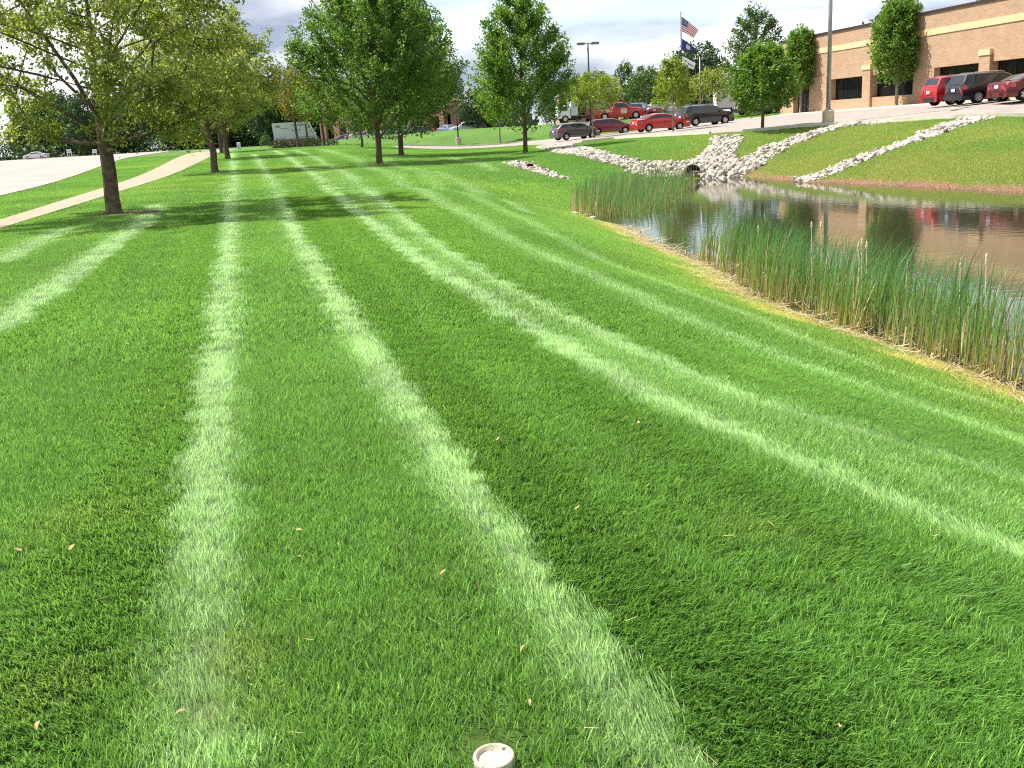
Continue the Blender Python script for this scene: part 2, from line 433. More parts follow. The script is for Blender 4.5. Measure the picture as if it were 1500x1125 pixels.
# mower lines traced on the ground: (pixels, half width, strength)
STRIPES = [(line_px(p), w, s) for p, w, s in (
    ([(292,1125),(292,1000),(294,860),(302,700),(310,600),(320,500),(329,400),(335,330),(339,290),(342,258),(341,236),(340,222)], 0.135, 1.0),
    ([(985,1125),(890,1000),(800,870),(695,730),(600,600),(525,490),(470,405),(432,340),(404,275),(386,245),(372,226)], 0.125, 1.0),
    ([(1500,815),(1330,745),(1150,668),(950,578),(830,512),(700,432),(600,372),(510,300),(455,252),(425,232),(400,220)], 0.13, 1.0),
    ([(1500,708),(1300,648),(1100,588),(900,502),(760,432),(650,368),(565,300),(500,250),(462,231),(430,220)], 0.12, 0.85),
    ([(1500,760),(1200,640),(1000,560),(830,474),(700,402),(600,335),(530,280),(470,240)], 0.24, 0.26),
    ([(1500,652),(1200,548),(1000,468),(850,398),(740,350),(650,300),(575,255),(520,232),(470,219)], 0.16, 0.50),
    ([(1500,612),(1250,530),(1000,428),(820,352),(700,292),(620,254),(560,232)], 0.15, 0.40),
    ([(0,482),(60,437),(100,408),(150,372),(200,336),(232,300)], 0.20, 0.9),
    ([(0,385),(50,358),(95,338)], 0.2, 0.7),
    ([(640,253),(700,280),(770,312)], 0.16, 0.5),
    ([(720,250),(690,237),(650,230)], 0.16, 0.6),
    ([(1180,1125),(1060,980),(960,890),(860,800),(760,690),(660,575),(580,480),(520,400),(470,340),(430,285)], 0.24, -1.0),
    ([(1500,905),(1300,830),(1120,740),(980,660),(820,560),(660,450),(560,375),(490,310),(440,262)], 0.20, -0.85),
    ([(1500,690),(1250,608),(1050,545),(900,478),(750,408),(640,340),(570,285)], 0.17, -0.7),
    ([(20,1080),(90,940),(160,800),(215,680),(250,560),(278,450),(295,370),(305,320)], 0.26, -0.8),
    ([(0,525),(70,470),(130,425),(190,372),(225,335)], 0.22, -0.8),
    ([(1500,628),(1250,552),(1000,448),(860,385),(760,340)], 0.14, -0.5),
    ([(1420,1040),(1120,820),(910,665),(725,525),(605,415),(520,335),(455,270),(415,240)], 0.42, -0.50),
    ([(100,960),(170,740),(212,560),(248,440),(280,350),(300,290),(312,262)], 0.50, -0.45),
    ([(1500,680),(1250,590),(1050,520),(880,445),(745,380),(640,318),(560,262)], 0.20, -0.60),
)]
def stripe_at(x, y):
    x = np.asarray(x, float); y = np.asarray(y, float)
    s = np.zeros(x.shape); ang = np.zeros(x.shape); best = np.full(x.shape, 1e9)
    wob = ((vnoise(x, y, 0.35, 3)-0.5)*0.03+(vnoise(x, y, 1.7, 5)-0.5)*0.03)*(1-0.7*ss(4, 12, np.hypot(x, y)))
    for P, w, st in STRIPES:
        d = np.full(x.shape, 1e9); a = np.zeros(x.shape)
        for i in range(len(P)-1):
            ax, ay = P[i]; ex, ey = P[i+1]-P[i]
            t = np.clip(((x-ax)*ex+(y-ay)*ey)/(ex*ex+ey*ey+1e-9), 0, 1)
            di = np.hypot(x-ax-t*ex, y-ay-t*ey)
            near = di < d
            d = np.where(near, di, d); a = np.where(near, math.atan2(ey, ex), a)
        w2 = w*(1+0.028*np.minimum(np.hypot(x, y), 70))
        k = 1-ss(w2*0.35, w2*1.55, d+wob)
        if st > 0: k = k*(0.66+0.34*ss(2.4, 5.5, np.hypot(x, y)))   # stripe lean and painted sheen both weaken close to the camera
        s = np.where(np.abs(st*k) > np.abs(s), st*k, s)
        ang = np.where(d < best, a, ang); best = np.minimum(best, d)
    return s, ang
DRYSPOTS = [(hit(352, 960)[:2], 0.10), (hit(345, 1040)[:2], 0.12), (hit(120, 760)[:2], 0.16), (hit(1130, 780)[:2], 0.12), (hit(60, 1010)[:2], 0.15), (hit(700, 1090)[:2], 0.06)]
def lawn_colour(x, y, jit=lambda s: 1.0):
    s, ang = stripe_at(x, y)
    s = s*jit(s)
    d = poly_sd(x, y, POND)
    r = np.hypot(x, y)
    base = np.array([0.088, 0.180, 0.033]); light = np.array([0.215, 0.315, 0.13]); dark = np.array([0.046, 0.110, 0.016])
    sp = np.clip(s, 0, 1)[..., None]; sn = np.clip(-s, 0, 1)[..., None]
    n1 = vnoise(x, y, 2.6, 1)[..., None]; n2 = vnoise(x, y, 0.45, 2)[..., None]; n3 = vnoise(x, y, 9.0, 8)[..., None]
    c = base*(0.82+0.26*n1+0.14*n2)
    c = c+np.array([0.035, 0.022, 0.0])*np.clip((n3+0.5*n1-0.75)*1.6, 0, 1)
    c = c*(1-sp)+light*(0.85+0.3*n2)*sp  # sheen of blades bent away, painted in as a paler colour
    c = c*(1-sn*0.8)+dark*sn*0.8  # shaded look of blades bent towards the viewer, painted in darker
    for (qx, qy), qr in DRYSPOTS:
        kq = (np.exp(-((x-qx)**2+(y-qy)**2)/(2*qr*qr))*(0.25+0.75*vnoise(x, y, 0.12, 21)))[..., None]*0.30
        c = c*(1-kq)+np.array([0.20, 0.19, 0.055])*kq
    near_bank = ss(38, 26, y)*ss(9, 6, x)
    dry = (1-ss(0.0, 1.3, d+(vnoise(x, y, 0.8, 4)-0.5)*1.3))*near_bank*(0.35+0.65*vnoise(x, y, 0.4, 12))
    c = c*(1-dry[..., None])+np.array([0.34, 0.30, 0.10])*dry[..., None]
    yel = (1-ss(1.0, 3.2, d))*0.55*near_bank
    c = c+np.array([0.05, 0.035, 0.0])*yel[..., None]
    far_bank = (1-near_bank)*(1-ss(9, 16, d))*ss(6, 14, x)*ss(18, 26, y)
    streak = vnoise(x*0.45+y*0.2, y*1.3-x*0.3, 1.6, 6)
    fb = (far_bank*np.clip(0.25+0.9*streak+0.25*(1-ss(2, 9, d)), 0, 1))[..., None]
    c = c*(1-fb)+np.array([0.165, 0.195, 0.045])*fb
    soil = ((1-ss(0.45, 0.85, d+(vnoise(x, y, 1.1, 9)-0.5)*0.5))*(1-near_bank)*ss(11.5, 13, x))[..., None]
    c = c*(1-soil)+np.array([0.27, 0.185, 0.115])*soil
    mud = (1-ss(-0.35, 0.12, d))[..., None]
    c = c*(1-mud)+np.array([0.07, 0.06, 0.035])*mud
    return np.clip(c, 0.004, 0.8), s, ang, d

# polygons of the paved areas, world metres
def line_fit(pts):
    P = np.array([hit(*p)[:2] for p in pts]); k = np.polyfit(P[:, 1], P[:, 0], 1); return lambda y: float(np.polyval(k, y))
road_near = line_fit([(0,289),(105,257),(148,246)])
road_far_off = 44.0
ROAD = [(road_near(y), y) for y in (-30, 20, 60, 120, 200, 330)]+[(road_near(y)-road_far_off, y) for y in (330, 200, 120, 60, 20, -30)]
pl = line_fit([(0,316),(96,299),(154,277),(228,246)]); pr = line_fit([(0,331),(96,306),(154,291),(206,275),(252,254)])
PATH = [(pr(y), y) for y in (-6, 20, 40, 60, 90, 135)]+[(pl(y), y) for y in (135, 90, 60, 40, 20, -6)]
LOT = [(-10.2,99.5),(-9.3,97.6),(-5.8,96.9),(-2,98),(2.4,95.5),(3.7,88),(4.2,80),(4.7,75.5),(6.6,79.5),(9,78.6),(11.1,71.9),(13.2,63.4),(14.7,61.2),(17.7,60.0),(19.6,58.6),(21.2,56.6),(23.7,52.8),(27,49.4),(31,44),(35,34),
       (36.4,34),(31.5,60),(30.2,66.5),(25.6,92),(24.6,100),(19,98),(14,99.5),(9,104),(5.8,107.5),(2.8,110),(-6.5,109),(-9.6,104)]
BACK_LOT = [(9,117),(16,111.5),(34,108),(75,106),(75,128),(34,126),(9,128)]
FAR_LOT = [(-48,150),(-20,143),(2,138),(2,147),(-20,153),(-48,160)]
LOT_NEAR = LOT[1:20]
def channel_poly(cl, w):
    cl = np.array(cl); w = np.asarray(w, float); L = []; Rr = []
    for i in range(len(cl)):
        t = cl[min(i+1, len(cl)-1)]-cl[max(i-1, 0)]; t = t/np.linalg.norm(t); n = np.array([-t[1], t[0]])
        L.append(cl[i]+n*w[i]); Rr.append(cl[i]-n*w[i])
    return np.array(L+Rr[::-1])
def cpx(pts): return [hit(*p)[:2] for p in pts]
CHANNELS = [  # (centre line, half widths, rock size, label)
    (cpx([(806,214),(850,223),(890,233),(930,241),(975,250)]), [1.1,1.0,0.95,0.95,1.1], 0.24, 'strip of pale rocks running from the pavement down to the culvert'),
    (cpx([(1068,200),(1062,212),(1052,226),(1040,240)]), [0.8,0.75,0.9,1.5], 0.27, 'broad rock spillway dropping from the parking lot to the culvert'),
    ([(7.4,51.0),(9.0,52.6),(11.0,52.4),(12.6,51.0)], [1.6,2.2,2.3,1.7], 0.33, 'big pile of pale rocks around the culvert at the pond'),
    (cpx([(1086,247),(1110,232),(1140,215),(1170,204),(1200,194),(1225,186),(1262,181.5),(1300,180)]), [0.9,0.75,0.7,0.65,0.65,0.55,0.35,0.3], 0.24, 'curved ribbon of pale rocks climbing to the lamp pedestal'),
    (cpx([(1172,266),(1210,254),(1250,238),(1300,219),(1350,202),(1400,183),(1435,172)]), [0.75,0.62,0.6,0.6,0.65,0.75,0.9], 0.25, 'straight ribbon of pale rocks crossing the far bank'),
    (cpx([(752,239),(770,244),(790,251),(815,260),(840,263)]), [0.5,0.75,0.65,0.4,0.15], 0.22, 'small rock patch on the lawn below the middle maple'),
]
CH_POLY = [channel_poly(c[0], c[1]) for c in CHANNELS]

def ground_mesh():
    a_in = np.radians(np.arange(-42, 42.01, 0.25)); a_out = np.radians(np.arange(44, 316.01, 4.0))
    A = np.concatenate([a_in, a_out]); nA = len(A)
    r = np.concatenate([np.geomspace(0.35, 1.2, 8)[:-1], np.geomspace(1.2, 170, 190), np.geomspace(185, 2600, 22)])
    X = np.sin(A)[None, :]*r[:, None]; Y = np.cos(A)[None, :]*r[:, None]
    Z = terrain(X, Y)
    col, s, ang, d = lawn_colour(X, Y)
    V = np.stack([X, Y, Z], -1).reshape(-1, 3); C = col.reshape(-1, 3)
    C = C*np.clip(0.50+0.35*ss(25, 90, np.hypot(V[:, 0], V[:, 1])), 0, 1)[:, None]  # near ground darkened: thatch, plus deep shade between blades put into the colour
    V = np.vstack([V, [[0, 0, tz(0, 0)]]]); C = np.vstack([C, C[:1]])
    i, j = np.meshgrid(np.arange(len(r)-1), np.arange(nA), indexing='ij')
    j2 = (j+1) % nA
    F = np.stack([i*nA+j, i*nA+j2, (i+1)*nA+j2, (i+1)*nA+j], -1).reshape(-1, 4)[:, ::-1]
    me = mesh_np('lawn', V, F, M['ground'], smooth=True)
    bm = bmesh.new(); bm.from_mesh(me); bm.verts.ensure_lookup_table()
    c = bm.verts[len(V)-1]
    for k in range(nA): bm.faces.new((c, bm.verts[(k+1) % nA], bm.verts[k]))
    for f in bm.faces: f.smooth = True
    bm.to_mesh(me); bm.free()
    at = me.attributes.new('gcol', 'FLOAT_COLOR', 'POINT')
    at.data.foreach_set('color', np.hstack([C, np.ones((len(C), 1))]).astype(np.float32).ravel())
    return me
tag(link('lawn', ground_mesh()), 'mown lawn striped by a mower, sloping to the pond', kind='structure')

def drape(name, poly, step, off, m, thick=0.12, parent=None):
    bm = bmesh.new()
    vs_ = [bm.verts.new((x, y, 0)) for x, y in poly]
    f = bm.faces.new(vs_); bmesh.ops.triangulate(bm, faces=[f])
    xs = [p[0] for p in poly]; ys = [p[1] for p in poly]
    for v0, v1, ax in ((min(xs), max(xs), 0), (min(ys), max(ys), 1)):
        k = v0+step
        while k < v1:
            co = [0, 0, 0]; no = [0, 0, 0]; co[ax] = k; no[ax] = 1
            bmesh.ops.bisect_plane(bm, geom=bm.verts[:]+bm.edges[:]+bm.faces[:], plane_co=co, plane_no=no); k += step
    bm.normal_update()
    if bm.faces and sum(f.normal.z for f in bm.faces) < 0: bmesh.ops.reverse_faces(bm, faces=bm.faces[:])
    P = np.array([v.co[:2] for v in bm.verts]); Z = terrain(P[:, 0], P[:, 1])
    for v, z in zip(bm.verts, Z): v.co.z = z+off
    edges = [e for e in bm.edges if e.is_boundary]
    if thick:
        r = bmesh.ops.extrude_edge_only(bm, edges=edges)
        for g in r['geom']:
            if isinstance(g, bmesh.types.BMVert): g.co.z -= thick+off
    me = bpy.data.meshes.new(name); bm.to_mesh(me); bm.free(); me.materials.append(m)
    return link(name, me, parent)
tag(drape('road', ROAD, 8.0, 0.05, M['road']), 'broad pale concrete road left of the footpath', kind='structure')
tag(drape('footpath', PATH, 1.5, 0.035, M['path']), 'tan concrete footpath running past the row of trees', kind='structure')
tag(drape('parking_lot', LOT, 2.0, 0.05, M['concrete_lot']), 'pale pavement of the parking lot above the pond', kind='structure')
tag(drape('parking_lot', BACK_LOT, 3.0, 0.05, M['concrete_lot']), 'pavement behind the front row of parked cars', kind='structure')
tag(drape('parking_lot', FAR_LOT, 3.0, 0.05, M['concrete_lot']), 'pavement in front of the far brick offices', kind='structure')
def kerb(pts, label, w=0.16, h=0.12, base=0.05):
    P = [np.array(pts[0], float)]
    for a, b in zip(pts[:-1], pts[1:]):
        a = np.array(a, float); b = np.array(b, float); n = max(1, int(np.linalg.norm(b-a)/1.5))
        P += [a+(b-a)*k/n for k in range(1, n+1)]
    v = []; f = []
    for i, p in enumerate(P):
        t = P[min(i+1, len(P)-1)]-P[max(i-1, 0)]; t /= np.linalg.norm(t); n = np.array([-t[1], t[0]])
        z = tz(*p)
        for o, zz in ((-w/2, z-0.1), (-w/2, z+base+h), (w/2, z+base+h), (w/2, z-0.1)): v.append((p[0]+n[0]*o, p[1]+n[1]*o, zz))
        if i: f += [(4*i-4+k, 4*i+k, 4*i+(k+1) % 4, 4*i-4+(k+1) % 4) for k in range(3)]
    f += [(0, 1, 2, 3), tuple(4*len(P)-4+k for k in (3, 2, 1, 0))]
    return tag(link('kerb', mesh_from('kerb', v, f, M['kerb'])), label, kind='structure')
kerb(LOT[8:12], 'pale kerb along the lot edge above the grassy bank')
kerb(LOT[12:20], 'pale kerb along the lot edge by the lamp pedestal')
kerb([(36.3,34),(31.4,60),(30.1,66.5),(25.5,92)], 'kerb in front of the tan brick building')
kerb([(2.8,110.1),(-6.5,109.1),(-9.7,104.1)], 'kerb at the foot of the far grass bank')

def water_mat():
    m = bpy.data.materials.new('pond_water'); m.use_nodes = True
    nt = m.node_tree; N, L = nt.nodes, nt.links; b = N['Principled BSDF']
    b.inputs['Base Color'].default_value = (0.030, 0.034, 0.016, 1); b.inputs['Roughness'].default_value = 0.035
    b.inputs['IOR'].default_value = 1.33; b.inputs['Specular IOR Level'].default_value = 0.8
    g = N.new('ShaderNodeNewGeometry'); mp = N.new('ShaderNodeMapping'); mp.inputs['Scale'].default_value = (1.0, 2.6, 1.0)
    L.new(g.outputs['Position'], mp.inputs[0])
    n = N.new('ShaderNodeTexNoise'); n.inputs['Scale'].default_value = 1.6; n.inputs['Detail'].default_value = 3
    L.new(mp.outputs[0], n.inputs['Vector'])
    bp = N.new('ShaderNodeBump'); bp.inputs['Strength'].default_value = 0.035; bp.inputs['Distance'].default_value = 0.06
    L.new(n.outputs[0], bp.inputs['Height']); L.new(bp.outputs[0], b.inputs['Normal'])
    return m
cx, cy = POND.mean(0)
wp = []
for x, y in POND:
    v = np.array([x-cx, y-cy]); l = np.linalg.norm(v); wp.append((cx+v[0]*(1+0.5/l), cy+v[1]*(1+0.5/l), ZW))
bm = bmesh.new(); fc = bm.faces.new([bm.verts.new(p) for p in wp]); bmesh.ops.triangulate(bm, faces=[fc]); bm.normal_update()
if sum(f.normal.z for f in bm.faces) < 0: bmesh.ops.reverse_faces(bm, faces=bm.faces[:])
me = bpy.data.meshes.new('pond_water'); bm.to_mesh(me); bm.free(); me.materials.append(water_mat())
tag(link('pond_water', me), 'still pond water reflecting the brick building and sky', kind='structure')

# ------------------------------------------------------------------ grass: tufts of bent blades set over the lawn
def blade_patch(size, n, width, lmin, lmax, segs, lean_dir, lean_amt, seed):
    g = np.random.default_rng(seed)
    rr_ = size*0.62*np.sqrt(g.uniform(0, 1, n)); ra_ = g.uniform(0, 2*math.pi, n)
    bx = rr_*np.cos(ra_); by = rr_*np.sin(ra_)
    ln = g.uniform(lmin, lmax, n); az = g.uniform(0, 2*math.pi, n); wd = width*g.uniform(0.6, 1.3, n)
    rl = np.abs(g.normal(0.42, 0.22, n))
    la = g.uniform(0, 2*math.pi, n)
    lx = np.cos(la)*rl; ly = np.sin(la)*rl
    if lean_dir:
        amt = lean_amt*g.uniform(0.6, 1.3, n); lx = lx*0.6; ly = ly*0.6+lean_dir*amt
    V = []; 
    for k in range(segs+1):
        t = k/segs
        q = t**1.6
        z = ln*(t-0.25*q*np.hypot(lx, ly))
        px = bx+lx*ln*q; py = by+ly*ln*q
        w = wd*(1-t)**0.6*0.5 if k < segs else 0*wd
        V.append(np.stack([px-np.cos(az)*w, py-np.sin(az)*w, z-0.004], -1)); V.append(np.stack([px+np.cos(az)*w, py+np.sin(az)*w, z-0.004], -1))
    V = np.stack(V, 1)                                      # n, 2(segs+1), 3
    nv = 2*(segs+1)
    base = (np.arange(n)*nv)[:, None]
    tri = []
    for k in range(segs):
        a = 2*k
        tri.append(np.stack([a+base[:, 0], a+1+base[:, 0], a+3+base[:, 0]], -1))
        if k < segs-1: tri.append(np.stack([a+base[:, 0], a+3+base[:, 0], a+2+base[:, 0]], -1))
    F = np.concatenate(tri)
    me = mesh_np('grass_tuft', V.reshape(-1, 3), F, M['blade'])
    tint = np.clip(g.normal(0.45, 0.25, n), 0, 1)
    nvtot = len(me.vertices)
    at = me.attributes.new('tint', 'FLOAT', 'POINT'); at.data.foreach_set('value', np.repeat(tint, nv)[:nvtot].astype(np.float32))
    return me
def tuft_collection(name, size, n, width, lmin, lmax, segs, nvar, lean):
    c = bpy.data.collections.new(name)
    for cls, (ld, am) in enumerate(((0, 0), (1, lean), (-1, lean))):
        for k in range(nvar):
            me = blade_patch(size, n, width, lmin*(1, 1, 0.9)[cls], lmax*(1, 1, 0.9)[cls], segs, ld, am, 100*cls+k+len(name))
            o = bpy.data.objects.new('%s_%d_%d' % (name, cls, k), me); c.objects.link(o)
    return c
def inside_any(x, y, polys, margin):
    r = np.zeros(x.shape, bool)
    for P, mg in polys: r |= poly_sd(x, y, np.array(P)) < mg
    return r
def scatter_lawn(name, label, r0, r1, spacing, coll, nvar, scl, amax=38, extra=None):
    n = int(r1/spacing)+1
    gx, gy = np.meshgrid(np.arange(-n, n+1)*spacing, np.arange(0, n+1)*spacing)
    x = (gx+RNG.uniform(-0.45, 0.45, gx.shape)*spacing).ravel(); y = (gy+RNG.uniform(-0.45, 0.45, gy.shape)*spacing).ravel()
    r = np.hypot(x, y); a = np.degrees(np.arctan2(x, y))
    rr = r+RNG.uniform(-0.5, 0.5, r.shape)*spacing*2
    k = (rr >= r0) & (rr < r1) & (np.abs(a) < amax)
    x, y = x[k], y[k]
    k = ~inside_any(x, y, [(ROAD, 0.10), (PATH, 0.08), (LOT, 0.15), (BACK_LOT, 0.1), (FAR_LOT, .1), (POND, -0.05)]+[(P, -0.15) for P in CH_POLY], 0)
    k &= (x+0.0)**2+(y-0.0)**2 > 0.8**2
    k &= np.hypot(x+10.0, y-26.2) > 0.55
    k &= np.hypot(x-CAP[0], y-CAP[1]) > 0.115
    x, y = x[k], y[k]
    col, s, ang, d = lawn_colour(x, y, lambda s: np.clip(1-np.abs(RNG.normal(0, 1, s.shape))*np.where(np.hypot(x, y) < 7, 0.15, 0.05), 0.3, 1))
    z = terrain(x, y); e = 0.15
    nx = -(terrain(x+e, y)-terrain(x-e, y))/(2*e); ny = -(terrain(x, y+e)-terrain(x, y-e))/(2*e)
    N = np.stack([nx, ny, np.ones_like(nx)], -1); N /= np.linalg.norm(N, axis=1, keepdims=True)
    th = np.where(np.abs(s) > 0.12, ang-math.pi/2+RNG.normal(0, 0.25, x.shape), RNG.uniform(-math.pi, math.pi, x.shape))
    th = np.where(np.cos(th) < 0, np.where(np.abs(s) > 0.12, th+math.pi, th), th)
    Yd = np.stack([-np.sin(th), np.cos(th), np.zeros_like(th)], -1)
    Yd -= N*(Yd*N).sum(1, keepdims=True); Yd /= np.linalg.norm(Yd, axis=1, keepdims=True)
    Xd = np.cross(Yd, N)
    # XYZ euler from the matrix with columns Xd, Yd, N
    ey = -np.arcsin(np.clip(Xd[:, 2], -1, 1)); ex = np.arctan2(Yd[:, 2], N[:, 2]); ez = np.arctan2(Xd[:, 1], Xd[:, 0])
    cls = np.where(s+RNG.normal(0, 0.06, s.shape) > 0.45, 1, np.where(s+RNG.normal(0, 0.06, s.shape) < -0.40, 2, 0))
    idx = cls*nvar+RNG.integers(0, nvar, x.shape)
    sc = scl*RNG.uniform(0.85, 1.15, x.shape)*(1-0.25*(s > 0.5))
    V = np.stack([x, y, z], -1)
    me = bpy.data.meshes.new(name); me.vertices.add(len(V)); me.vertices.foreach_set('co', V.astype(np.float32).ravel())
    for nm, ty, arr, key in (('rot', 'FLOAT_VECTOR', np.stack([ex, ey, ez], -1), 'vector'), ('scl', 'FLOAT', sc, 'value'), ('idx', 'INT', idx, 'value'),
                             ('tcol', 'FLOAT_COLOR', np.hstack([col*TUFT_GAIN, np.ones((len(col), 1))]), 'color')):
        at = me.attributes.new(nm, ty, 'POINT')
        at.data.foreach_set(key, arr.astype(np.int32 if ty == 'INT' else np.float32).ravel())
    o = link(name, me)
    tag(o, label, 'grass', kind='stuff')
    ng = bpy.data.node_groups.new(name, 'GeometryNodeTree')
    ng.interface.new_socket('Geometry', in_out='INPUT', socket_type='NodeSocketGeometry')
    ng.interface.new_socket('Geometry', in_out='OUTPUT', socket_type='NodeSocketGeometry')
    gi = ng.nodes.new('NodeGroupInput'); go = ng.nodes.new('NodeGroupOutput')
    ip = ng.nodes.new('GeometryNodeInstanceOnPoints'); ci = ng.nodes.new('GeometryNodeCollectionInfo')
    ci.inputs['Collection'].default_value = coll; ci.inputs['Separate Children'].default_value = True; ci.inputs['Reset Children'].default_value = True
    ip.inputs['Pick Instance'].default_value = True
    def na(nm, ty):
        q = ng.nodes.new('GeometryNodeInputNamedAttribute'); q.data_type = ty; q.inputs['Name'].default_value = nm; return q.outputs['Attribute']
    L = ng.links.new
    L(gi.outputs[0], ip.inputs['Points']); L(ci.outputs[0], ip.inputs['Instance'])
    L(na('idx', 'INT'), ip.inputs['Instance Index']); L(na('rot', 'FLOAT_VECTOR'), ip.inputs['Rotation']); L(na('scl', 'FLOAT'), ip.inputs['Scale'])
    L(ip.outputs[0], go.inputs[0])
    md = o.modifiers.new('grass', 'NODES'); md.node_group = ng
    return o
TUFT_GAIN = 2.0
CAP = hit(724, 1121)
tuft_near = tuft_collection('tuft_near', 0.14, 150, 0.0050, 0.028, 0.064, 3, 5, 0.8)
tuft_mid = tuft_collection('tuft_mid', 0.22, 150, 0.0085, 0.03, 0.066, 2, 5, 0.8)
tuft_far = tuft_collection('tuft_far', 0.6, 260, 0.020, 0.03, 0.065, 1, 4, 0.8)
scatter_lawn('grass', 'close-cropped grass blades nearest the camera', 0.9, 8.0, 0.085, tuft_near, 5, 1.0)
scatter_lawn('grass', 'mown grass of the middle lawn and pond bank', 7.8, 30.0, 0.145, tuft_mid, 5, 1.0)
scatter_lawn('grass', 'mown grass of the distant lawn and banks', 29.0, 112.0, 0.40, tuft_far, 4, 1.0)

# ------------------------------------------------------------------ trees
SHAPES = {
    'maple': [(0, .50), (.10, .86), (.28, 1.0), (.5, .90), (.72, .62), (.9, .28), (1, .04)],
    'broad': [(0, .45), (.18, .88), (.45, 1.0), (.75, .80), (1, .25)],
    'column': [(0, .45), (.12, .80), (.35, 1.0), (.6, .88), (.82, .58), (1, .08)],
    'cone': [(0, .70), (.12, 1.0), (.4, .80), (.7, .48), (1, .04)],
    'oval': [(0, .35), (.2, .85), (.5, 1.0), (.8, .72), (1, .12)],
}
def leaf_arrays(C, D, size, g, droop=0.0, up=0.5, aspect=0.62):
    """C centres, D rough shoot direction; one folded diamond per leaf"""
    n = len(C)
    a = D*0.7+g.normal(0, 0.7, (n, 3)); a[:, 2] -= droop; a /= np.linalg.norm(a, axis=1, keepdims=True)+1e-9
    nr = g.normal(0, 1, (n, 3)); nr[:, 2] += up*2; nr -= a*(nr*a).sum(1, keepdims=True); nr /= np.linalg.norm(nr, axis=1, keepdims=True)+1e-9
    b = np.cross(a, nr)
    s = (size*g.uniform(0.65, 1.3, n))[:, None]
    mid = C+a*s*0.45+nr*s*0.08
    V = np.stack([C, mid+b*s*aspect*0.5, C+a*s-nr*s*0.06, mid-b*s*aspect*0.5], 1).reshape(-1, 3)
    k = np.arange(n)[:, None]*4
    return V, np.hstack([k, k+1, k+2, k+3])
def make_tree(name, label, px, Y, H, R, cb, leafm, shape='maple', trunk_r=0.17, n_leaf=14000, leaf=0.15, seed=1, n_limb=22, droop=0.0, rise=(0.5, 1.1),
              barkm=None, group=None, lean=(0, 0), shoots=0.55, fill=0.35, spread=0.16, xy=None, hollow=0.35, fork=None, zpow=1.05):
    g = np.random.default_rng(seed)
    if xy is None:
        h = hit(*px); x, y = h[0], h[1]
        if Y:
            f = Y/y; x, y = x*f, Y
    else: x, y = xy
    z = tz(x, y)
    t = thing(name, label, 'tree', (x, y, z), 0, group)
    sh = SHAPES[shape]; st = [q[0] for q in sh]; sr = [q[1] for q in sh]
    def env(zz): return R*np.interp((zz-cb)/(H-cb), st, sr)
    mb = MB(); top = H*0.93
    nz = 9; tp = []; tr = []
    for i in range(nz):
        f = i/(nz-1); w = 0.0 if i == 0 else 1.0
        tp.append(np.array([lean[0]*f*H+w*g.normal(0, trunk_r*0.22), lean[1]*f*H+w*g.normal(0, trunk_r*0.22), f*top-0.06*(i == 0)]))
        r_ = trunk_r*(1.0-0.92*f)**0.9+0.008
        if fork and f*top > fork: r_ *= max(0.3, 0.62-0.06*(f*top-fork))
        tr.append(r_)
    tp.insert(1, np.array([0, 0, 0.12])); tr.insert(1, trunk_r*1.08); tr[0] = trunk_r*1.5
    tp.insert(2, np.array([0, 0, 0.45])); tr.insert(2, trunk_r)
    mb.tube(tp, tr, 9)
    tz_ = np.array([p[2] for p in tp]); tpa = np.array(tp); tra = np.array(tr)
    def trunk(zz): return np.array([np.interp(zz, tz_, tpa[:, 0]), np.interp(zz, tz_, tpa[:, 1]), zz]), float(np.interp(zz, tz_, tra))
    C0 = []; D0 = []
    for i in range(n_limb):
        f = (i+g.uniform(0, 0.8))/n_limb
        z0 = cb*0.88+(H*0.86-cb*0.88)*f**zpow
        az = i*2.39996+g.uniform(-0.4, 0.4)
        o = np.array([math.cos(az), math.sin(az), 0])
        p0, r0 = trunk(z0)
        rs = g.uniform(*rise)
        ze = z0; 
        for _ in range(4): ze = min(z0+rs*env(min(max(ze, cb), H))*0.8, H*0.97)
        re = env(max(ze, cb+0.1))*g.uniform(0.78, 0.98)
        pe = p0*[1, 1, 0]+o*re+np.array([0, 0, ze])
        mid = p0+(pe-p0)*0.5+np.array([0, 0, -0.10*re+0.05*g.normal()])+g.normal(0, 0.05*re, 3)
        pts = [p0, p0+(mid-p0)*0.5+g.normal(0, .02*re, 3), mid, mid+(pe-mid)*0.55+g.normal(0, .04*re, 3), pe]
        rl = max(0.012, r0*0.42)
        mb.tube(pts, [rl, rl*0.8, rl*0.6, rl*0.38, 0.006], 5, cap=False)
        for k in range(6):
            u = g.uniform(0.30, 1.0); q = u*4; j = min(int(q), 3); b0 = pts[j]+(pts[j+1]-pts[j])*(q-j)
            d = o*g.uniform(0.1, 1)+np.array([g.normal(0, .65), g.normal(0, .65), g.uniform(-0.25, 0.95)-droop*0.4]); d /= np.linalg.norm(d)
            l = re*g.uniform(0.18, 0.42)
            b1 = b0+d*l*0.5+g.normal(0, .03*re, 3); b2 = b0+d*l
            mb.tube([b0, b1, b2], [rl*0.32, rl*0.2, 0.004], 4, cap=False)
            for w in (0.35, 0.7, 1.0):
                C0.append(b0+(b2-b0)*w); D0.append(d)
        for u in (0.55, 0.75, 0.9, 1.0):
            q = u*4; j = min(int(q), 3); C0.append(pts[j]+(pts[j+1]-pts[j])*(q-j)); D0.append(o*0.7+np.array([0, 0, .5]))
    nf = int(len(C0)*fill)
    zz = cb+(H-cb)*g.beta(1.35, 1.5, nf*3); an = g.uniform(0, 2*math.pi, nf*3)
    rr = env(zz)*np.sqrt(g.uniform(hollow**2, 1, nf*3))*0.97
    keep = g.uniform(0, 1, nf*3) < (env(zz)/R); zz, an, rr = zz[keep][:nf], an[keep][:nf], rr[keep][:nf]
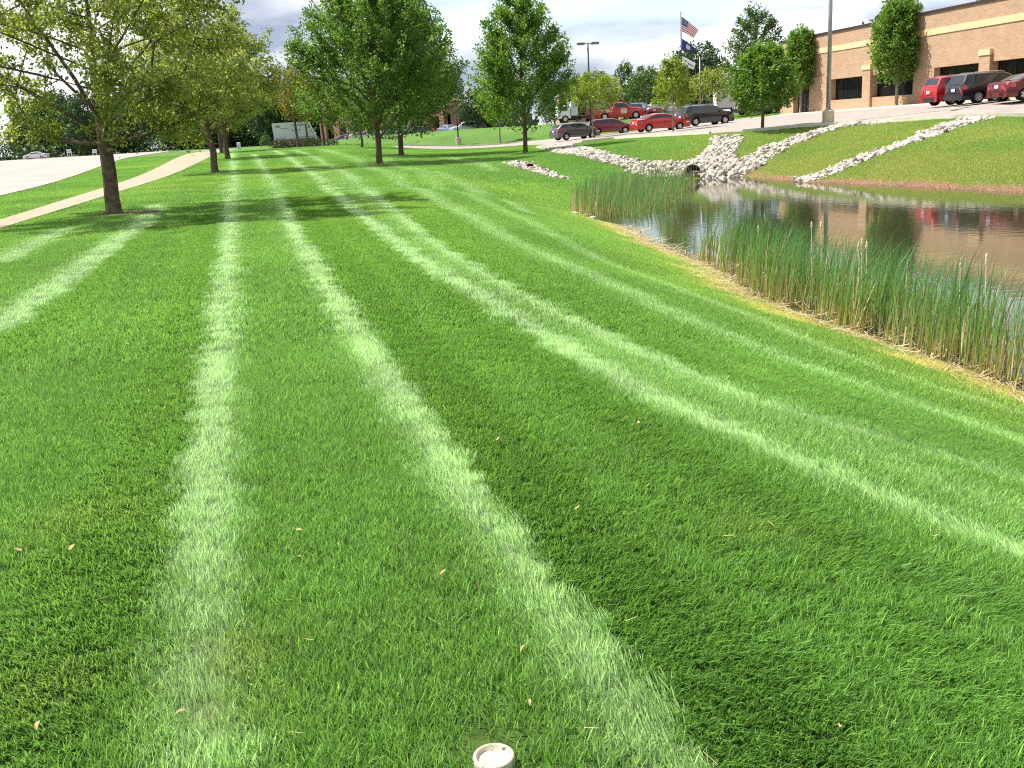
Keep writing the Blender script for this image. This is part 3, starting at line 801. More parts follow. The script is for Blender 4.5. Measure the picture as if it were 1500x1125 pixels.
    base = np.array([trunk(q)[0] for q in zz])
    fp = base+np.stack([np.cos(an)*rr, np.sin(an)*rr, 0*zz], -1)
    fd = np.stack([np.cos(an)*.6, np.sin(an)*.6, 0*zz+.6], -1)
    C0 = np.vstack([np.array(C0), fp]); D0 = np.vstack([np.array(D0), fd])
    # every cluster is a short leafy shoot pointing out and up
    nc = len(C0); per = max(3, n_leaf//nc)
    out = C0-np.array([trunk(min(q, top))[0] for q in C0[:, 2]]); out[:, 2] = 0; out /= np.linalg.norm(out, axis=1, keepdims=True)+1e-6
    SD = out*0.75+np.array([0, 0, 0.7-droop*1.6])+g.normal(0, .3, (nc, 3)); SD /= np.linalg.norm(SD, axis=1, keepdims=True)
    ctint = g.normal(0.42, 0.16, nc)
    sl = shoots*g.uniform(0.5, 1.3, nc)
    idx = np.repeat(np.arange(nc), per); u = g.uniform(-0.35, 1, len(idx))
    Cc = C0[idx]+SD[idx]*(sl[idx]*u)[:, None]+g.normal(0, spread, (len(idx), 3))*(1.15-0.6*np.clip(u, 0, 1))[:, None]
    rmax = env(np.clip(Cc[:, 2], cb, H))*1.2+0.2
    ax = np.stack([np.interp(Cc[:, 2], tz_, tpa[:, 0]), np.interp(Cc[:, 2], tz_, tpa[:, 1])], -1)
    ok = (np.hypot(Cc[:, 0]-ax[:, 0], Cc[:, 1]-ax[:, 1]) < rmax) & (Cc[:, 2] < H+0.1) & (Cc[:, 2] > cb-0.35*R-.2)
    Cc = Cc[ok]; idx = idx[ok]; u = u[ok]
    V, F = leaf_arrays(Cc, SD[idx], leaf, g, droop)
    me = mesh_np('crown', V, F, leafm)
    tint = np.clip(ctint[idx]+g.normal(0, .13, len(idx))+0.12*np.clip(u, 0, 1), 0, 1)
    at = me.attributes.new('tint', 'FLOAT', 'POINT'); at.data.foreach_set('value', np.repeat(tint, 4).astype(np.float32))
    mb.build('trunk', barkm or M['bark'], t, smooth=True)
    link('crown', me, t)
    return t
def copy_tree(src, label, x, y, s, rz, group, sz=None):
    r = src.copy(); COL.objects.link(r); r.location = (x, y, tz(x, y)-0.03); r.rotation_euler = (0, 0, rz); r.scale = (s, s, sz or s)
    r['label'] = label
    if group: r['group'] = group
    for ch in src.children:
        c = ch.copy(); COL.objects.link(c); c.parent = r
    return r
def mulch(x, y, r, label):
    n = 22; P = [(x+math.cos(k*2*math.pi/n)*r*rnd.uniform(.75, 1.25)*1.25, y+math.sin(k*2*math.pi/n)*r*rnd.uniform(.75, 1.2)) for k in range(n)]
    tag(drape('mulch', P, 0.6, 0.035, M['mulch'], thick=0.06), label, kind='stuff')

t1 = make_tree('shade_tree', 'large olive-leaved tree with thick trunk nearest the camera by the path', (168,315), None, 9.4, 4.9, 2.0, M['leaf_olive'], 'broad', 0.185, 66000, 0.105, 3, 32, droop=0.45,
               rise=(0.35, 1.35), lean=(0.022, 0), shoots=0.42, fill=0.15, spread=0.13, hollow=0.25, fork=2.4, zpow=1.7)
mulch(t1.location.x+0.25, t1.location.y, 0.75, 'brown leaf litter around the nearest trunk')
t2 = make_tree('shade_tree', 'olive-leaved tree second along the footpath row', (315,253), None, 9.6, 4.3, 2.5, M['leaf_olive'], 'broad', 0.20, 32000, 0.14, 4, 24, droop=0.4, rise=(0.35, 1.15), lean=(-0.02, 0), shoots=0.45, fill=0.25, spread=0.15, fork=3.0, zpow=1.5)
t3 = make_tree('shade_tree', 'olive-leaved tree third along the footpath row', (333,228), 82, 9.2, 3.9, 2.6, M['leaf_olive'], 'broad', 0.21, 16000, 0.18, 5, 22, droop=0.35, rise=(0.35, 1.1), lean=(-0.02, 0), shoots=0.45, fill=0.5, spread=0.22)
copy_tree(t3, 'farthest olive-leaved tree of the footpath row, mostly hidden by nearer trunks', -28.0, 104, 1.0, 2.1, None)
m1 = make_tree('maple_tree', 'dense green maple, nearer of the pair in the middle of the lawn', (556,240), None, 12.0, 5.0, 1.45, M['leaf_maple'], 'maple', 0.19, 58000, 0.165, 11, 30, rise=(0.7, 1.3), shoots=1.15, fill=0.7, spread=0.13)
mulch(m1.location.x, m1.location.y, 0.8, 'dark mulch around the nearer maple trunk')
m2 = make_tree('maple_tree', 'dense green maple just behind the nearer one of the pair', (588,228), None, 13.0, 5.0, 1.5, M['leaf_maple'], 'maple', 0.20, 44000, 0.19, 12, 28, rise=(0.7, 1.3), shoots=1.2, fill=0.7, spread=0.15)
mulch(m2.location.x, m2.location.y, 0.9, 'dark mulch around the farther maple trunk')
m3 = make_tree('maple_tree', 'slimmer maple with light top standing alone beside the lot entrance', (770,224), None, 11.0, 3.3, 1.5, M['leaf_fresh'], 'maple', 0.155, 38000, 0.17, 13, 26, rise=(0.8, 1.4), shoots=1.0, fill=0.6, spread=0.12)
s1 = make_tree('young_tree', 'yellow-green sapling in front of the grey hatchback', (869,201), 90.5, 5.9, 2.2, 2.0, M['leaf_lime'], 'oval', 0.065, 4600, 0.20, 21, 16, rise=(0.6, 1.2), barkm=M['bark_pale'], shoots=0.5, fill=0.5, spread=0.14)
s2 = make_tree('young_tree', 'narrow yellow-green sapling in front of the bright red sedan', (986,192), 80.0, 6.0, 1.75, 1.75, M['leaf_lime'], 'cone', 0.06, 4600, 0.19, 22, 18, rise=(0.4, 0.9), barkm=M['bark_pale'], shoots=0.45, fill=0.5, spread=0.13)
for sx, lb in ((s1, 'mulch mound under the sapling by the hatchback'), (s2, 'mulch mound under the sapling by the red sedan')): mulch(sx.location.x, sx.location.y, 1.0, lb)
s3 = make_tree('young_tree', 'bright green rounded maple on the bank beside the rock spillway', (1117,191), None, 5.2, 2.0, 1.0, M['leaf_fresh'], 'maple', 0.10, 15000, 0.17, 23, 22, rise=(0.6, 1.2), shoots=0.45, fill=0.8, spread=0.14)
s4 = make_tree('young_tree', 'pale-trunked sapling beyond the pavement left of the lone maple', (733,208), 113, 4.4, 1.5, 2.1, M['leaf_fresh'], 'oval', 0.08, 2500, 0.22, 24, 12, barkm=M['bark_pale'], shoots=0.4, fill=0.5, spread=0.15)
# columnar pears against the tan brick building
WALL_L = np.array([26.3, 95.0]); WALL_R = np.array([31.75, 66.5]); WD = (WALL_R-WALL_L)/np.linalg.norm(WALL_R-WALL_L); WNRM = np.array([WD[1], -WD[0]])
if WNRM[0] > 0: WNRM = -WNRM
def wall_s(px):
    """distance along the brick front from its left corner, at the column seen at pixel x"""
    d = ray(px, 150); A = np.array([[WD[0], -d[0]], [WD[1], -d[1]]]); s = np.linalg.solve(A, CPOS[:2]-WALL_L); return float(s[0])
def wall_pt(s, off=0.0): p = WALL_L+WD*s+WNRM*off; return float(p[0]), float(p[1])
p = wall_pt(wall_s(1180)+0.6, 0.8)
c1 = make_tree('pear_tree', 'narrow columnar tree beside the dark doorway of the brick building', None, None, 7.6, 1.35, 1.9, M['leaf_fresh'], 'column', 0.10, 9500, 0.21, 31, 30, rise=(1.2, 2.0), barkm=M['bark_pale'], shoots=0.5, fill=0.8, spread=0.14, xy=p)
p = wall_pt(wall_s(1323)+0.4, 0.8)
c2 = make_tree('pear_tree', 'taller columnar tree between window and red suv at the brick building', None, None, 8.2, 1.75, 1.6, M['leaf_fresh'], 'column', 0.12, 15000, 0.21, 32, 36, rise=(1.2, 2.0), barkm=M['bark_pale'], shoots=0.5, fill=0.9, spread=0.15, xy=p)
# trees behind the lot
make_tree('tall_tree', 'tall thin-topped tree behind the bright green bank maple', None, None, 11.2, 3.2, 1.2, M['leaf_mid'], 'maple', 0.16, 8500, 0.26, 41, 26, rise=(1.0, 1.7), shoots=1.2, fill=0.3, spread=0.16, xy=(27.2, 108.0))
d1 = make_tree('dark_tree', 'dark rounded tree behind the flagpole', None, None, 10.0, 4.2, 1.2, M['leaf_dark'], 'broad', 0.25, 7500, 0.36, 42, 22, shoots=0.6, fill=1.2, spread=0.3, xy=(28.5, 146))
make_tree('small_tree', 'olive small tree beside the white trailer', None, None, 5.4, 2.4, 1.3, M['leaf_olive'], 'oval', 0.10, 2600, 0.26, 43, 14, shoots=0.4, fill=0.8, spread=0.2, xy=(25.0, 118.6))
make_tree('slim_tree', 'slim upright tree right of the tan block behind the pickup', None, None, 8.0, 1.5, 1.2, M['leaf_mid'], 'column', 0.10, 2600, 0.28, 44, 16, rise=(1.2, 2.0), shoots=0.6, fill=0.8, spread=0.2, xy=(17.8, 141))
e1 = make_tree('bushy_tree', 'mid-green bushy tree behind the narrow sapling', None, None, 6.8, 3.0, 0.8, M['leaf_mid'], 'oval', 0.14, 4200, 0.30, 45, 18, shoots=0.5, fill=1.0, spread=0.25, xy=(20.2, 136))
copy_tree(e1, 'bushy tree left of the dark tree by the flagpole', 24.0, 139, 0.95, 1.3, None)
copy_tree(e1, 'bushy tree behind the yellow-green sapling by the tan block', 11.2, 142, 0.9, 2.3, None)
copy_tree(e1, 'low bushy tree beyond the blue car at the brick corner', 31.5, 121, 0.55, 0.3, None)
copy_tree(d1, 'dark tree behind the brick pier of the far offices', -2.6, 141, 0.62, 1.0, None)
copy_tree(d1, 'dark tree whose top shows over the brick roof at its middle', 43, 112, 0.97, 2.0, None)
copy_tree(c2, 'tree tip showing over the brick roof right of the tall columnar tree', 45, 93, 1.22, 2.0, None)
make_tree('brown_tree', 'thin brownish-green tree in front of the tan block', None, None, 5.2, 1.8, 1.6, M['leaf_olive'], 'oval', 0.07, 1300, 0.22, 46, 12, shoots=0.4, fill=0.5, spread=0.2, xy=(13.0, 119))
# golden trees by the monument sign
make_tree('golden_tree', 'golden-leaved tree with low left branch by the monument sign', (437,214), 112, 9.6, 2.6, 2.6, M['leaf_gold'], 'oval', 0.15, 3600, 0.24, 51, 14, shoots=0.6, fill=0.5, spread=0.2, lean=(-0.03, 0))
make_tree('golden_tree', 'golden-green tree with leaning dark trunk at the sign centre', (452,215), 110, 9.0, 2.4, 2.6, M['leaf_gold'], 'oval', 0.12, 3000, 0.24, 52, 14, shoots=0.6, fill=0.5, spread=0.2, lean=(-0.03, 0))
make_tree('golden_tree', 'yellow-green tree with pale trunk right of the monument sign', (475,213), 114, 8.8, 2.6, 2.2, M['leaf_gold'], 'oval', 0.17, 3600, 0.24, 53, 14, shoots=0.6, fill=0.5, spread=0.2)
make_tree('orange_tree', 'small orange-tinged tree seen under the pair of maples', (531,219), 96, 5.0, 2.3, 2.0, M['leaf_gold'], 'oval', 0.12, 2600, 0.2, 54, 14, shoots=0.4, fill=0.6, spread=0.2)
make_tree('young_tree', 'thin tree on the far bank between the maple trunks', None, None, 4.8, 1.5, 1.6, M['leaf_mid'], 'oval', 0.07, 1500, 0.25, 55, 12, shoots=0.4, fill=0.6, spread=0.2, xy=(-15.3, 131))
# far treeline
f1 = make_tree('treeline_tree', 'dark broadleaf tree in the far treeline beyond the road', None, None, 15.0, 6.6, 0.6, M['leaf_dark'], 'broad', 0.3, 9000, 0.55, 61, 24, shoots=0.8, fill=1.6, spread=0.5, xy=(-112, 262), group='far treeline beyond the road')
f2 = make_tree('treeline_tree', 'mid-green broadleaf tree in the far treeline beyond the road', None, None, 14.0, 6.2, 0.5, M['leaf_mid'], 'oval', 0.3, 7000, 0.55, 62, 24, shoots=0.8, fill=1.6, spread=0.5, xy=(-98, 268), group='far treeline beyond the road')
f3 = make_tree('treeline_tree', 'plum-coloured tree at the left end of the far treeline', None, None, 11.5, 6.5, 0.4, M['leaf_plum'], 'broad', 0.3, 6000, 0.55, 63, 22, shoots=0.8, fill=1.6, spread=0.5, xy=(-125, 240))
f4 = make_tree('treeline_conifer', 'dark spruce at the left edge of the far treeline', None, None, 14.5, 5.6, 0.3, M['leaf_dark'], 'cone', 0.25, 6500, 0.5, 64, 40, rise=(-0.2, 0.2), shoots=0.5, fill=1.0, spread=0.35, xy=(-133, 246))
tl = [(-150, 300), (-141, 262), (-120, 272), (-106, 250), (-88, 252), (-84, 275), (-76, 258), (-70, 247), (-64, 262), (-57, 240), (-52, 252), (-46, 236), (-41, 225), (-58, 226), (-36, 214), (-44, 205), (-31, 203), (-92, 235), (-168, 270), (-28, 222), (-20, 214), (-12, 205), (-50, 214)]
for i, (x, y) in enumerate(tl):
    src, lb = ((f1, 'dark broadleaf tree in the far treeline beyond the road'), (f2, 'mid-green broadleaf tree in the far treeline beyond the road'))[(i*7+i//3) % 2]
    s = rnd.uniform(0.78, 1.08)*(0.85 if x > -50 else 1.0)
    copy_tree(src, lb, x, y, s, rnd.uniform(0, 6.28), 'far treeline beyond the road', s*rnd.uniform(0.85, 1.1))
for i, (x, y) in enumerate([(2, 190), (10, 176), (18, 184), (26, 172), (35, 180), (44, 172), (53, 168), (40, 150), (62, 160)]):
    src = (f1, f2)[i % 2]
    copy_tree(src, ('dark', 'mid-green')[i % 2]+' broadleaf tree in the wood behind the parking lot', x, y, rnd.uniform(0.5, 0.66), rnd.uniform(0, 6.28), 'wood behind the parking lot')

more = [(-158, 286), (-130, 285), (-112, 280), (-96, 262), (-80, 266), (-68, 270), (-60, 250), (-100, 246), (-116, 256), (-74, 240), (-66, 234), (-54, 232), (-48, 222), (-86, 243), (-140, 278), (-38, 206), (-60, 216)]
for i, (x, y) in enumerate(more):
    src, lb = ((f1, 'dark broadleaf tree in the far treeline beyond the road'), (f2, 'mid-green broadleaf tree in the far treeline beyond the road'))[(i*5+i//2) % 2]
    s = rnd.uniform(0.62, 0.9); copy_tree(src, lb, x, y, s*1.15, rnd.uniform(0, 6.28), 'far treeline beyond the road', s)
g = np.random.default_rng(91); n = 15000; u = g.uniform(0, 1, n)
ux = np.interp(u, [0, .3, .6, .8, 1], [-185, -118, -62, -40, -8]); uy = np.interp(u, [0, .3, .6, .8, 1], [285, 246, 232, 205, 205])+g.normal(0, 2.5, n)
uh = g.uniform(0, 1, n)**1.3*(2.6+3.0*vnoise(ux, uy*0, 5.0, 3)); V, F = leaf_arrays(np.stack([ux, uy, terrain(ux, uy)+uh], -1), g.normal(0, 1, (n, 3)), 0.75, g)
me = mesh_np('undergrowth', V, F, M['leaf_dark']); at = me.attributes.new('tint', 'FLOAT', 'POINT'); at.data.foreach_set('value', np.repeat(np.clip(g.normal(.4, .2, n), 0, 1), 4).astype(np.float32))
tag(link('undergrowth', me), 'dark undergrowth filling the foot of the far treeline', 'undergrowth', kind='stuff')
# ------------------------------------------------------------------ shrubs by the monument sign
def shrub(name, label, x, y, rx, rz, m, n, leaf, seed, group=None):
    g = np.random.default_rng(seed); u = g.normal(0, 1, (n, 3)); u /= np.linalg.norm(u, axis=1, keepdims=True); u[:, 2] = np.abs(u[:, 2])
    r = g.uniform(0.55, 1.0, n)[:, None]*(0.85+0.3*vnoise(u[:, 0]*3, u[:, 1]*3+u[:, 2]*2, 0.8, seed))[:, None]
    C = u*r*np.array([rx, rx*0.8, rz])
    V, F = leaf_arrays(C, u, leaf, g)
    me = mesh_np('foliage', V, F, m)
    at = me.attributes.new('tint', 'FLOAT', 'POINT'); at.data.foreach_set('value', np.repeat(np.clip(g.normal(.4, .2, n), 0, 1), 4).astype(np.float32))
    t = thing(name, label, 'shrub', (x, y, tz(x, y)), 0, group); link('foliage', me, t)
    mb = MB()
    for k in range(5):
        a = k*1.3; mb.tube([(0, 0, -0.05), (math.cos(a)*rx*.3, math.sin(a)*rx*.3, rz*.4), (math.cos(a)*rx*.6, math.sin(a)*rx*.5, rz*.75)], [.03, .02, .008], 5)
    mb.build('stem', M['bark'], t); return t
for i, px_ in enumerate((404, 417, 432, 446, 461, 475, 487)):
    q = at_y(px_, 212, 117); shrub('shrub', ('low dark shrub at the left end of the sign bed', 'dark shrub second from the left in the sign bed', 'dark shrub third from the left in the sign bed', 'dark shrub in the middle of the sign bed',
        'dark shrub right of the middle of the sign bed', 'dark shrub second from the right end of the sign bed', 'dark shrub at the right end of the sign bed')[i], q[0], 117+rnd.uniform(-.6, .6), rnd.uniform(0.7, 0.95), rnd.uniform(0.6, 1.05), M['leaf_dark'], 420, 0.14, 70+i, 'shrubs below the monument sign')
q = at_y(396, 200, 190); shrub('shrub', 'small round bush at the foot of the treeline behind the second tree', q[0]-1, 190, 1.2, 2.4, M['leaf_mid'], 500, 0.25, 81)

# ------------------------------------------------------------------ cattails
def reed_mesh(P, hmin, hmax, seed, dead=0.12, width=0.013, segs=4):
    g = np.random.default_rng(seed); n = len(P)
    ln = g.uniform(hmin, hmax, n); isdead = g.uniform(0, 1, n) < dead; ln = np.where(isdead, ln*g.uniform(0.35, 0.95, n), ln)
    az = g.uniform(0, 2*math.pi, n); wd = width*g.uniform(0.6, 1.3, n)
    la = g.normal(0.2, 0.9, n); amt = np.abs(g.normal(0.05, 0.10, n))+0.02
    bend = np.abs(g.normal(0.10, 0.12, n))*(~isdead)
    lx, ly = np.cos(la), np.sin(la)
    V = []; T = []
    for k in range(segs+1):
        t = k/segs; off = ln*(amt*t+bend*t**3); z = ln*t*(1-0.25*bend*t*t)
        w = wd*(1-0.85*t**2)*0.5 if k < segs else wd*0.04
        px = P[:, 0]+lx*off; py = P[:, 1]+ly*off; pz = P[:, 2]+z
        V += [np.stack([px-np.cos(az)*w, py-np.sin(az)*w, pz], -1), np.stack([px+np.cos(az)*w, py+np.sin(az)*w, pz], -1)]
        tt = np.clip(0.02+0.30*g.uniform(0, 1, n)+ (t*1.05)*(ln/hmax)*0.95, 0, 1); T += [tt, tt]
    V = np.stack(V, 1); T = np.stack(T, 1); nv = 2*(segs+1); b = np.arange(n)*nv
    def part(sel, name, m, Tv):
        F = np.concatenate([np.stack([2*k+b[sel], 2*k+1+b[sel], 2*k+3+b[sel], 2*k+2+b[sel]], -1) for k in range(segs)])
        used = np.unique(F); mp = np.zeros(n*nv, np.int64); mp[used] = np.arange(len(used))
        me = mesh_np(name, V.reshape(-1, 3)[used], mp[F], m)
        at = me.attributes.new('tint', 'FLOAT', 'POINT'); at.data.foreach_set('value', Tv.ravel()[used].astype(np.float32)); return me
    Tdead = np.repeat(g.uniform(0, 1, n)[:, None], nv, 1)
    return part(~isdead, 'green_blades', M['reed'], T), part(isdead, 'dead_stalks', M['straw'], Tdead)
def shore_band(n, y0, y1, w0, w1, seed, density=None):
    g = np.random.default_rng(seed); S = POND[:9]; out = []
    n_ = n; n = int(n*1.4); y = g.uniform(y0, y1, n*2); o = np.argsort(S[:, 1]); xs = np.interp(y, S[o, 1], S[o, 0])
    u = g.beta(1.1, 1.4, n*2); w = w0+(np.interp(y, [y0, (y0+y1)/2, y1], [w1*0.95, w1, w1*0.55])-w0)*u
    x = xs+w; clump = vnoise(x, y, 0.55, seed)
    k = clump*1.35 > g.uniform(0.30, 1.0, n*2)
    x, y = x[k][:n_], y[k][:n_]
    return np.stack([x, y, np.maximum(terrain(x, y), ZW-0.5)-0.02], -1)
def stand(name, label, P, hmin, hmax, seed, **kw):
    c = P.mean(0); o = tag(link(name, None, None, (float(c[0]), float(c[1]), ZW)), label, 'cattails', kind='stuff')
    for me in reed_mesh(P-np.array([c[0], c[1], ZW]), hmin, hmax, seed, **kw): link(me.name.split('.')[0], me, o)
    return o
P = np.vstack([shore_band(2900, 13.2, 21.6, 0.0, 2.7, 5), shore_band(620, 9.2, 13.4, 0.0, 1.5, 6)])
stand('cattail_stand', 'tall green cattails along the near shore of the pond', P, 0.75, 1.58, 31, dead=0.18, width=0.016)
g_ = np.random.default_rng(77)
Q = np.stack([g_.uniform(1.8, 9.5, 9000), g_.uniform(33, 50, 9000)], -1)
dq = poly_sd(Q[:, 0], Q[:, 1], POND)
lim = 2.6+1.4*vnoise(Q[:, 0], Q[:, 1], 2.0, 4)
k = (dq < 0.35) & (dq > -lim) & (Q[:, 0] < 8.9) & (Q[:, 0] < 3.2+(Q[:, 1]-33)*0.55+1.2)
Q = Q[k][:4200]
stand('cattail_stand', 'shorter cattails in the far corner of the pond near the culvert', np.hstack([Q, np.maximum(terrain(Q[:, 0], Q[:, 1]), ZW-0.4)[:, None]]), 0.75, 1.35, 32, dead=0.34, width=0.022)
Q = np.stack([g_.normal(4.75, .35, 90), g_.normal(25.0, 1.5, 90)], -1)
stand('cattail_stand', 'sparse young shoots standing in open water near the shore', np.hstack([Q, np.full((90, 1), ZW-0.2)]), 0.35, 0.75, 33, dead=0.05, width=0.014)
def seed_cattail(px, py, Y, h, label):
    q = at_y(px, py, Y); z0 = ZW-0.25; t = thing('cattail', label, 'cattail', (q[0], Y, z0), 0, 'cattails gone to seed')
    H = q[2]-z0
    mb = MB(); mb.tube([(0.04, 0, 0), (0.02, 0, H*.5), (0, 0, H-0.16)], [.008, .007, .005], 5); mb.build('stem', M['fluff'], t)
    g = np.random.default_rng(int(px)); prof = [(0.004, 0)]+[(0.016*math.sin(math.pi*(k+.6)/9)**.5*g.uniform(.7, 1.35), 0.14*(k+.5)/8) for k in range(8)]+[(0.003, 0.145)]
    mb = MB(); mb.lathe(prof, 8, c=(0, 0, H-0.17)); mb.build('seed_head', M['fluff'], t, smooth=True)
for px_, py_, Y_, lb in ((1189, 322, 16.6, 'fluffy pale cattail head, left one of the pair above the middle reeds'), (1203, 322, 16.9, 'fluffy pale cattail head, right one of the pair above the middle reeds'),
                         (1258, 350, 14.6, 'fluffy pale cattail head, left one of the far-right cluster'), (1263, 346, 14.8, 'fluffy pale cattail head, middle one of the far-right cluster'),
                         (1270, 350, 14.7, 'fluffy pale cattail head, right one of the far-right cluster'), (1111, 327, 18.6, 'bare seeded cattail near the left end of the near reeds'),
                         (1408, 372, 12.3, 'tall bleached cattail over open water'), (1446, 368, 11.8, 'tall bleached cattail near the right edge')):
    seed_cattail(px_, py_, Y_, 0, lb)
# washed-up straw along the near shore
def litter(name, label, n, y0, y1, o0, o1, lmin, lmax, seed):
    g = np.random.default_rng(seed); S = POND[:9]; o = np.argsort(S[:, 1])
    y = g.uniform(y0, y1, n); x = np.interp(y, S[o, 1], S[o, 0])+g.normal(o0, o1, n)
    tdir = np.arctan2(np.interp(y+.5, S[o, 1], S[o, 0])-np.interp(y-.5, S[o, 1], S[o, 0]), 1.0)
    a = math.pi/2-tdir+g.normal(0, 0.75, n); ln = g.uniform(lmin, lmax, n); w = g.uniform(.003, .008, n)
    z = np.maximum(terrain(x, y), ZW)+g.uniform(0.015, 0.05, n)
    dx, dy = np.cos(a)*ln/2, np.sin(a)*ln/2; nx, ny = -np.sin(a)*w, np.cos(a)*w
    zs = np.maximum(terrain(x-dx, y-dy), ZW)+0.03; ze = np.maximum(terrain(x+dx, y+dy), ZW)+0.03+g.uniform(0, .05, n)
    V = np.stack([np.stack([x-dx-nx, y-dy-ny, zs], -1), np.stack([x-dx+nx, y-dy+ny, zs+.004], -1), np.stack([x+dx+nx, y+dy+ny, ze+.004], -1), np.stack([x+dx-nx, y+dy-ny, ze], -1)], 1).reshape(-1, 3)
    kk = np.arange(n)[:, None]*4; me = mesh_np(name, V, np.hstack([kk, kk+1, kk+2, kk+3]), M['straw'])
    at = me.attributes.new('tint', 'FLOAT', 'POINT'); at.data.foreach_set('value', np.repeat(g.uniform(.2, 1, n), 4).astype(np.float32))
    return tag(link(name, me), label, 'straw', kind='stuff')
litter('straw_litter', 'washed-up yellow straw lying along the near pond edge', 2600, 8.5, 30, -0.15, 0.3, 0.12, 0.55, 41)
litter('straw_litter', 'broken reed stalks lying among the cattail bases', 420, 9, 21.5, 0.5, 0.4, 0.3, 0.9, 42)

# ------------------------------------------------------------------ riprap
def rock_mesh(seed):
    g = np.random.default_rng(seed); bm = bmesh.new(); bmesh.ops.create_icosphere(bm, subdivisions=1, radius=0.5)
    ax = g.uniform(0.7, 1.15, 3)*np.array([1, 1, 0.75])
    for v in bm.verts: v.co = Vector([c*a*g.uniform(0.78, 1.2) for c, a in zip(v.co, ax)])
    me = bpy.data.meshes.new('rock'); bm.to_mesh(me); bm.free(); me.materials.append(M['stone_dark'] if seed % 5 == 4 else M['stone']); return me
ROCKS = [rock_mesh(k) for k in range(14)]
RV = [np.array([v.co[:] for v in r.vertices]) for r in ROCKS]; RF = [np.array([p_.vertices[:] for p_ in r.polygons]) for r in ROCKS]
for ci, (cl, w, size, lb) in enumerate(CHANNELS):
    P = CH_POLY[ci]; g = np.random.default_rng(200+ci)
    lo, hi = P.min(0), P.max(0); area = (hi-lo).prod(); size *= 0.60; n = int(area/(size*size)*2.6)
    X = np.stack([g.uniform(lo[0], hi[0], n), g.uniform(lo[1], hi[1], n)], -1)
    sd = poly_sd(X[:, 0], X[:, 1], P); keep = sd < g.normal(-0.05, 0.10, n); X = X[keep]
    s = size*np.exp(np.clip(g.normal(-.05, .42, len(X)), -.9, .75)); Z = np.maximum(terrain(X[:, 0], X[:, 1]), ZW-0.3)+s*g.uniform(0.0, 0.2, len(X))
    if ci == 2:   # leave the pipe mouth clear
        cpx_ = at_y(1014, 254, 51.0); ok = np.hypot(X[:, 0]-cpx_[0], (X[:, 1]-51.0)*0.8) > 0.55; X, s, Z = X[ok], s[ok], Z[ok]; Z = Z+s*0.1
    o = np.argsort(-s/np.hypot(X[:, 0], X[:, 1])); X, s, Z = X[o], s[o], Z[o]
    c = X.mean(0); t = thing('rock_channel', lb, 'rocks', (float(c[0]), float(c[1]), tz(*c)))
    inv = np.array(t.location)
    nb = min(len(X)//3, (40, 55, 80, 45, 50, 24)[ci])
    for k in range(nb):
        j = int(g.integers(0, 14)); ob = link('rock', ROCKS[j], t, (X[k, 0]-inv[0], X[k, 1]-inv[1], Z[k]-inv[2]), tuple(g.uniform(0, 6.28, 3)), s[k]*1.1)
    VV = []; FF = []; base = 0; dk = []
    for k in range(nb, len(X)):
        j = int(g.integers(0, 14)); a = g.uniform(0, 6.28); cs, sn = math.cos(a), math.sin(a); v = RV[j]*s[k]
        v = np.stack([v[:, 0]*cs-v[:, 1]*sn, v[:, 0]*sn+v[:, 1]*cs, v[:, 2]], -1)+np.array([X[k, 0], X[k, 1], Z[k]])-inv
        VV.append(v); FF.append(RF[j]+base); base += len(v); dk.append(np.full(len(RF[j]), j % 5 == 4))
    me = mesh_np('rock_bed', np.vstack(VV), np.vstack(FF), M['stone']); me.materials.append(M['stone_dark']); me.polygons.foreach_set('material_index', np.concatenate(dk).astype(np.int32))
    tag(link('rock_bed', me, t), kind='stuff')
    # few loose stones at the reeds' foot come with the near shore below
for k, (px_, py_, lb) in enumerate(((842,313,'pale flat stone at the near pond corner, leftmost'), (857,317,'pale flat stone at the near pond corner, second from left'), (868,321,'pale flat stone at the near pond corner, third from left'), (871,314,'small pale stone touching the short cattails'), (902,326,'round white stone in shallow water by the reeds'))):
    h = hit(px_, py_); s_ = (0.24, 0.34, 0.3, 0.2, 0.17)[k]
    r = link('loose_rock', ROCKS[k], None, (h[0], h[1], max(h[2], ZW)+0.03), (0.1, 0.1, k*1.3), (s_*1.3, s_, s_*.6)); tag(r, lb, 'rock', 'loose stones at the pond corner')
# culvert with its trash rack
q = at_y(1015, 262, 51.7); t = thing('culvert', 'rusty barred culvert mouth in the rock pile at the pond', 'culvert', (q[0], 51.7, ZW+0.1), 0.12)
mb = MB(); mb.lathe([(0.42, 0.0), (0.42, 0.3), (0.38, 0.3), (0.38, 0.0), (0.42, 0.0)], 20, axis='y', c=(0, 0, 0.18)); mb.build('pipe', M['rust'], t, smooth=True)
mb = MB(); mb.lathe([(0.0, 0.15), (0.385, 0.15)], 20, axis='y', c=(0, 0, 0.18)); mb.build('pipe_dark', M['black'], t)
for k in range(7):
    x = -0.39+k*0.13; hh = math.sqrt(max(0.42**2-x*x, 0.01)); mb = MB(); mb.tube([(x, -0.42, 0.18-hh*.75), (x, -0.12, 0.18+hh)], 0.02, 6); mb.build('bar', M['rust'], t)
mb = MB(); mb.tube([(-0.44, -0.27, 0.2), (0.44, -0.27, 0.2)], 0.022, 6); mb.build('cross_bar', M['rust'], t)
q = hit(775, 245); t = thing('drain_pipe', 'small dark drain mouth in the rock patch on the lawn', 'drain', (q[0], q[1]+.1, q[2]-.14), 0.15)
mb = MB(); mb.lathe([(0.21, -0.3), (0.21, 0.5), (0.18, 0.5), (0.18, -0.3), (0.21, -0.3)], 16, axis='y', c=(0, 0, 0.12)); mb.build('pipe', M['rust'], t, smooth=True)
mb = MB(); mb.lathe([(0.0, 0.0), (0.185, 0.0)], 16, axis='y', c=(0, 0, 0.12)); mb.build('pipe_dark', M['black'], t)

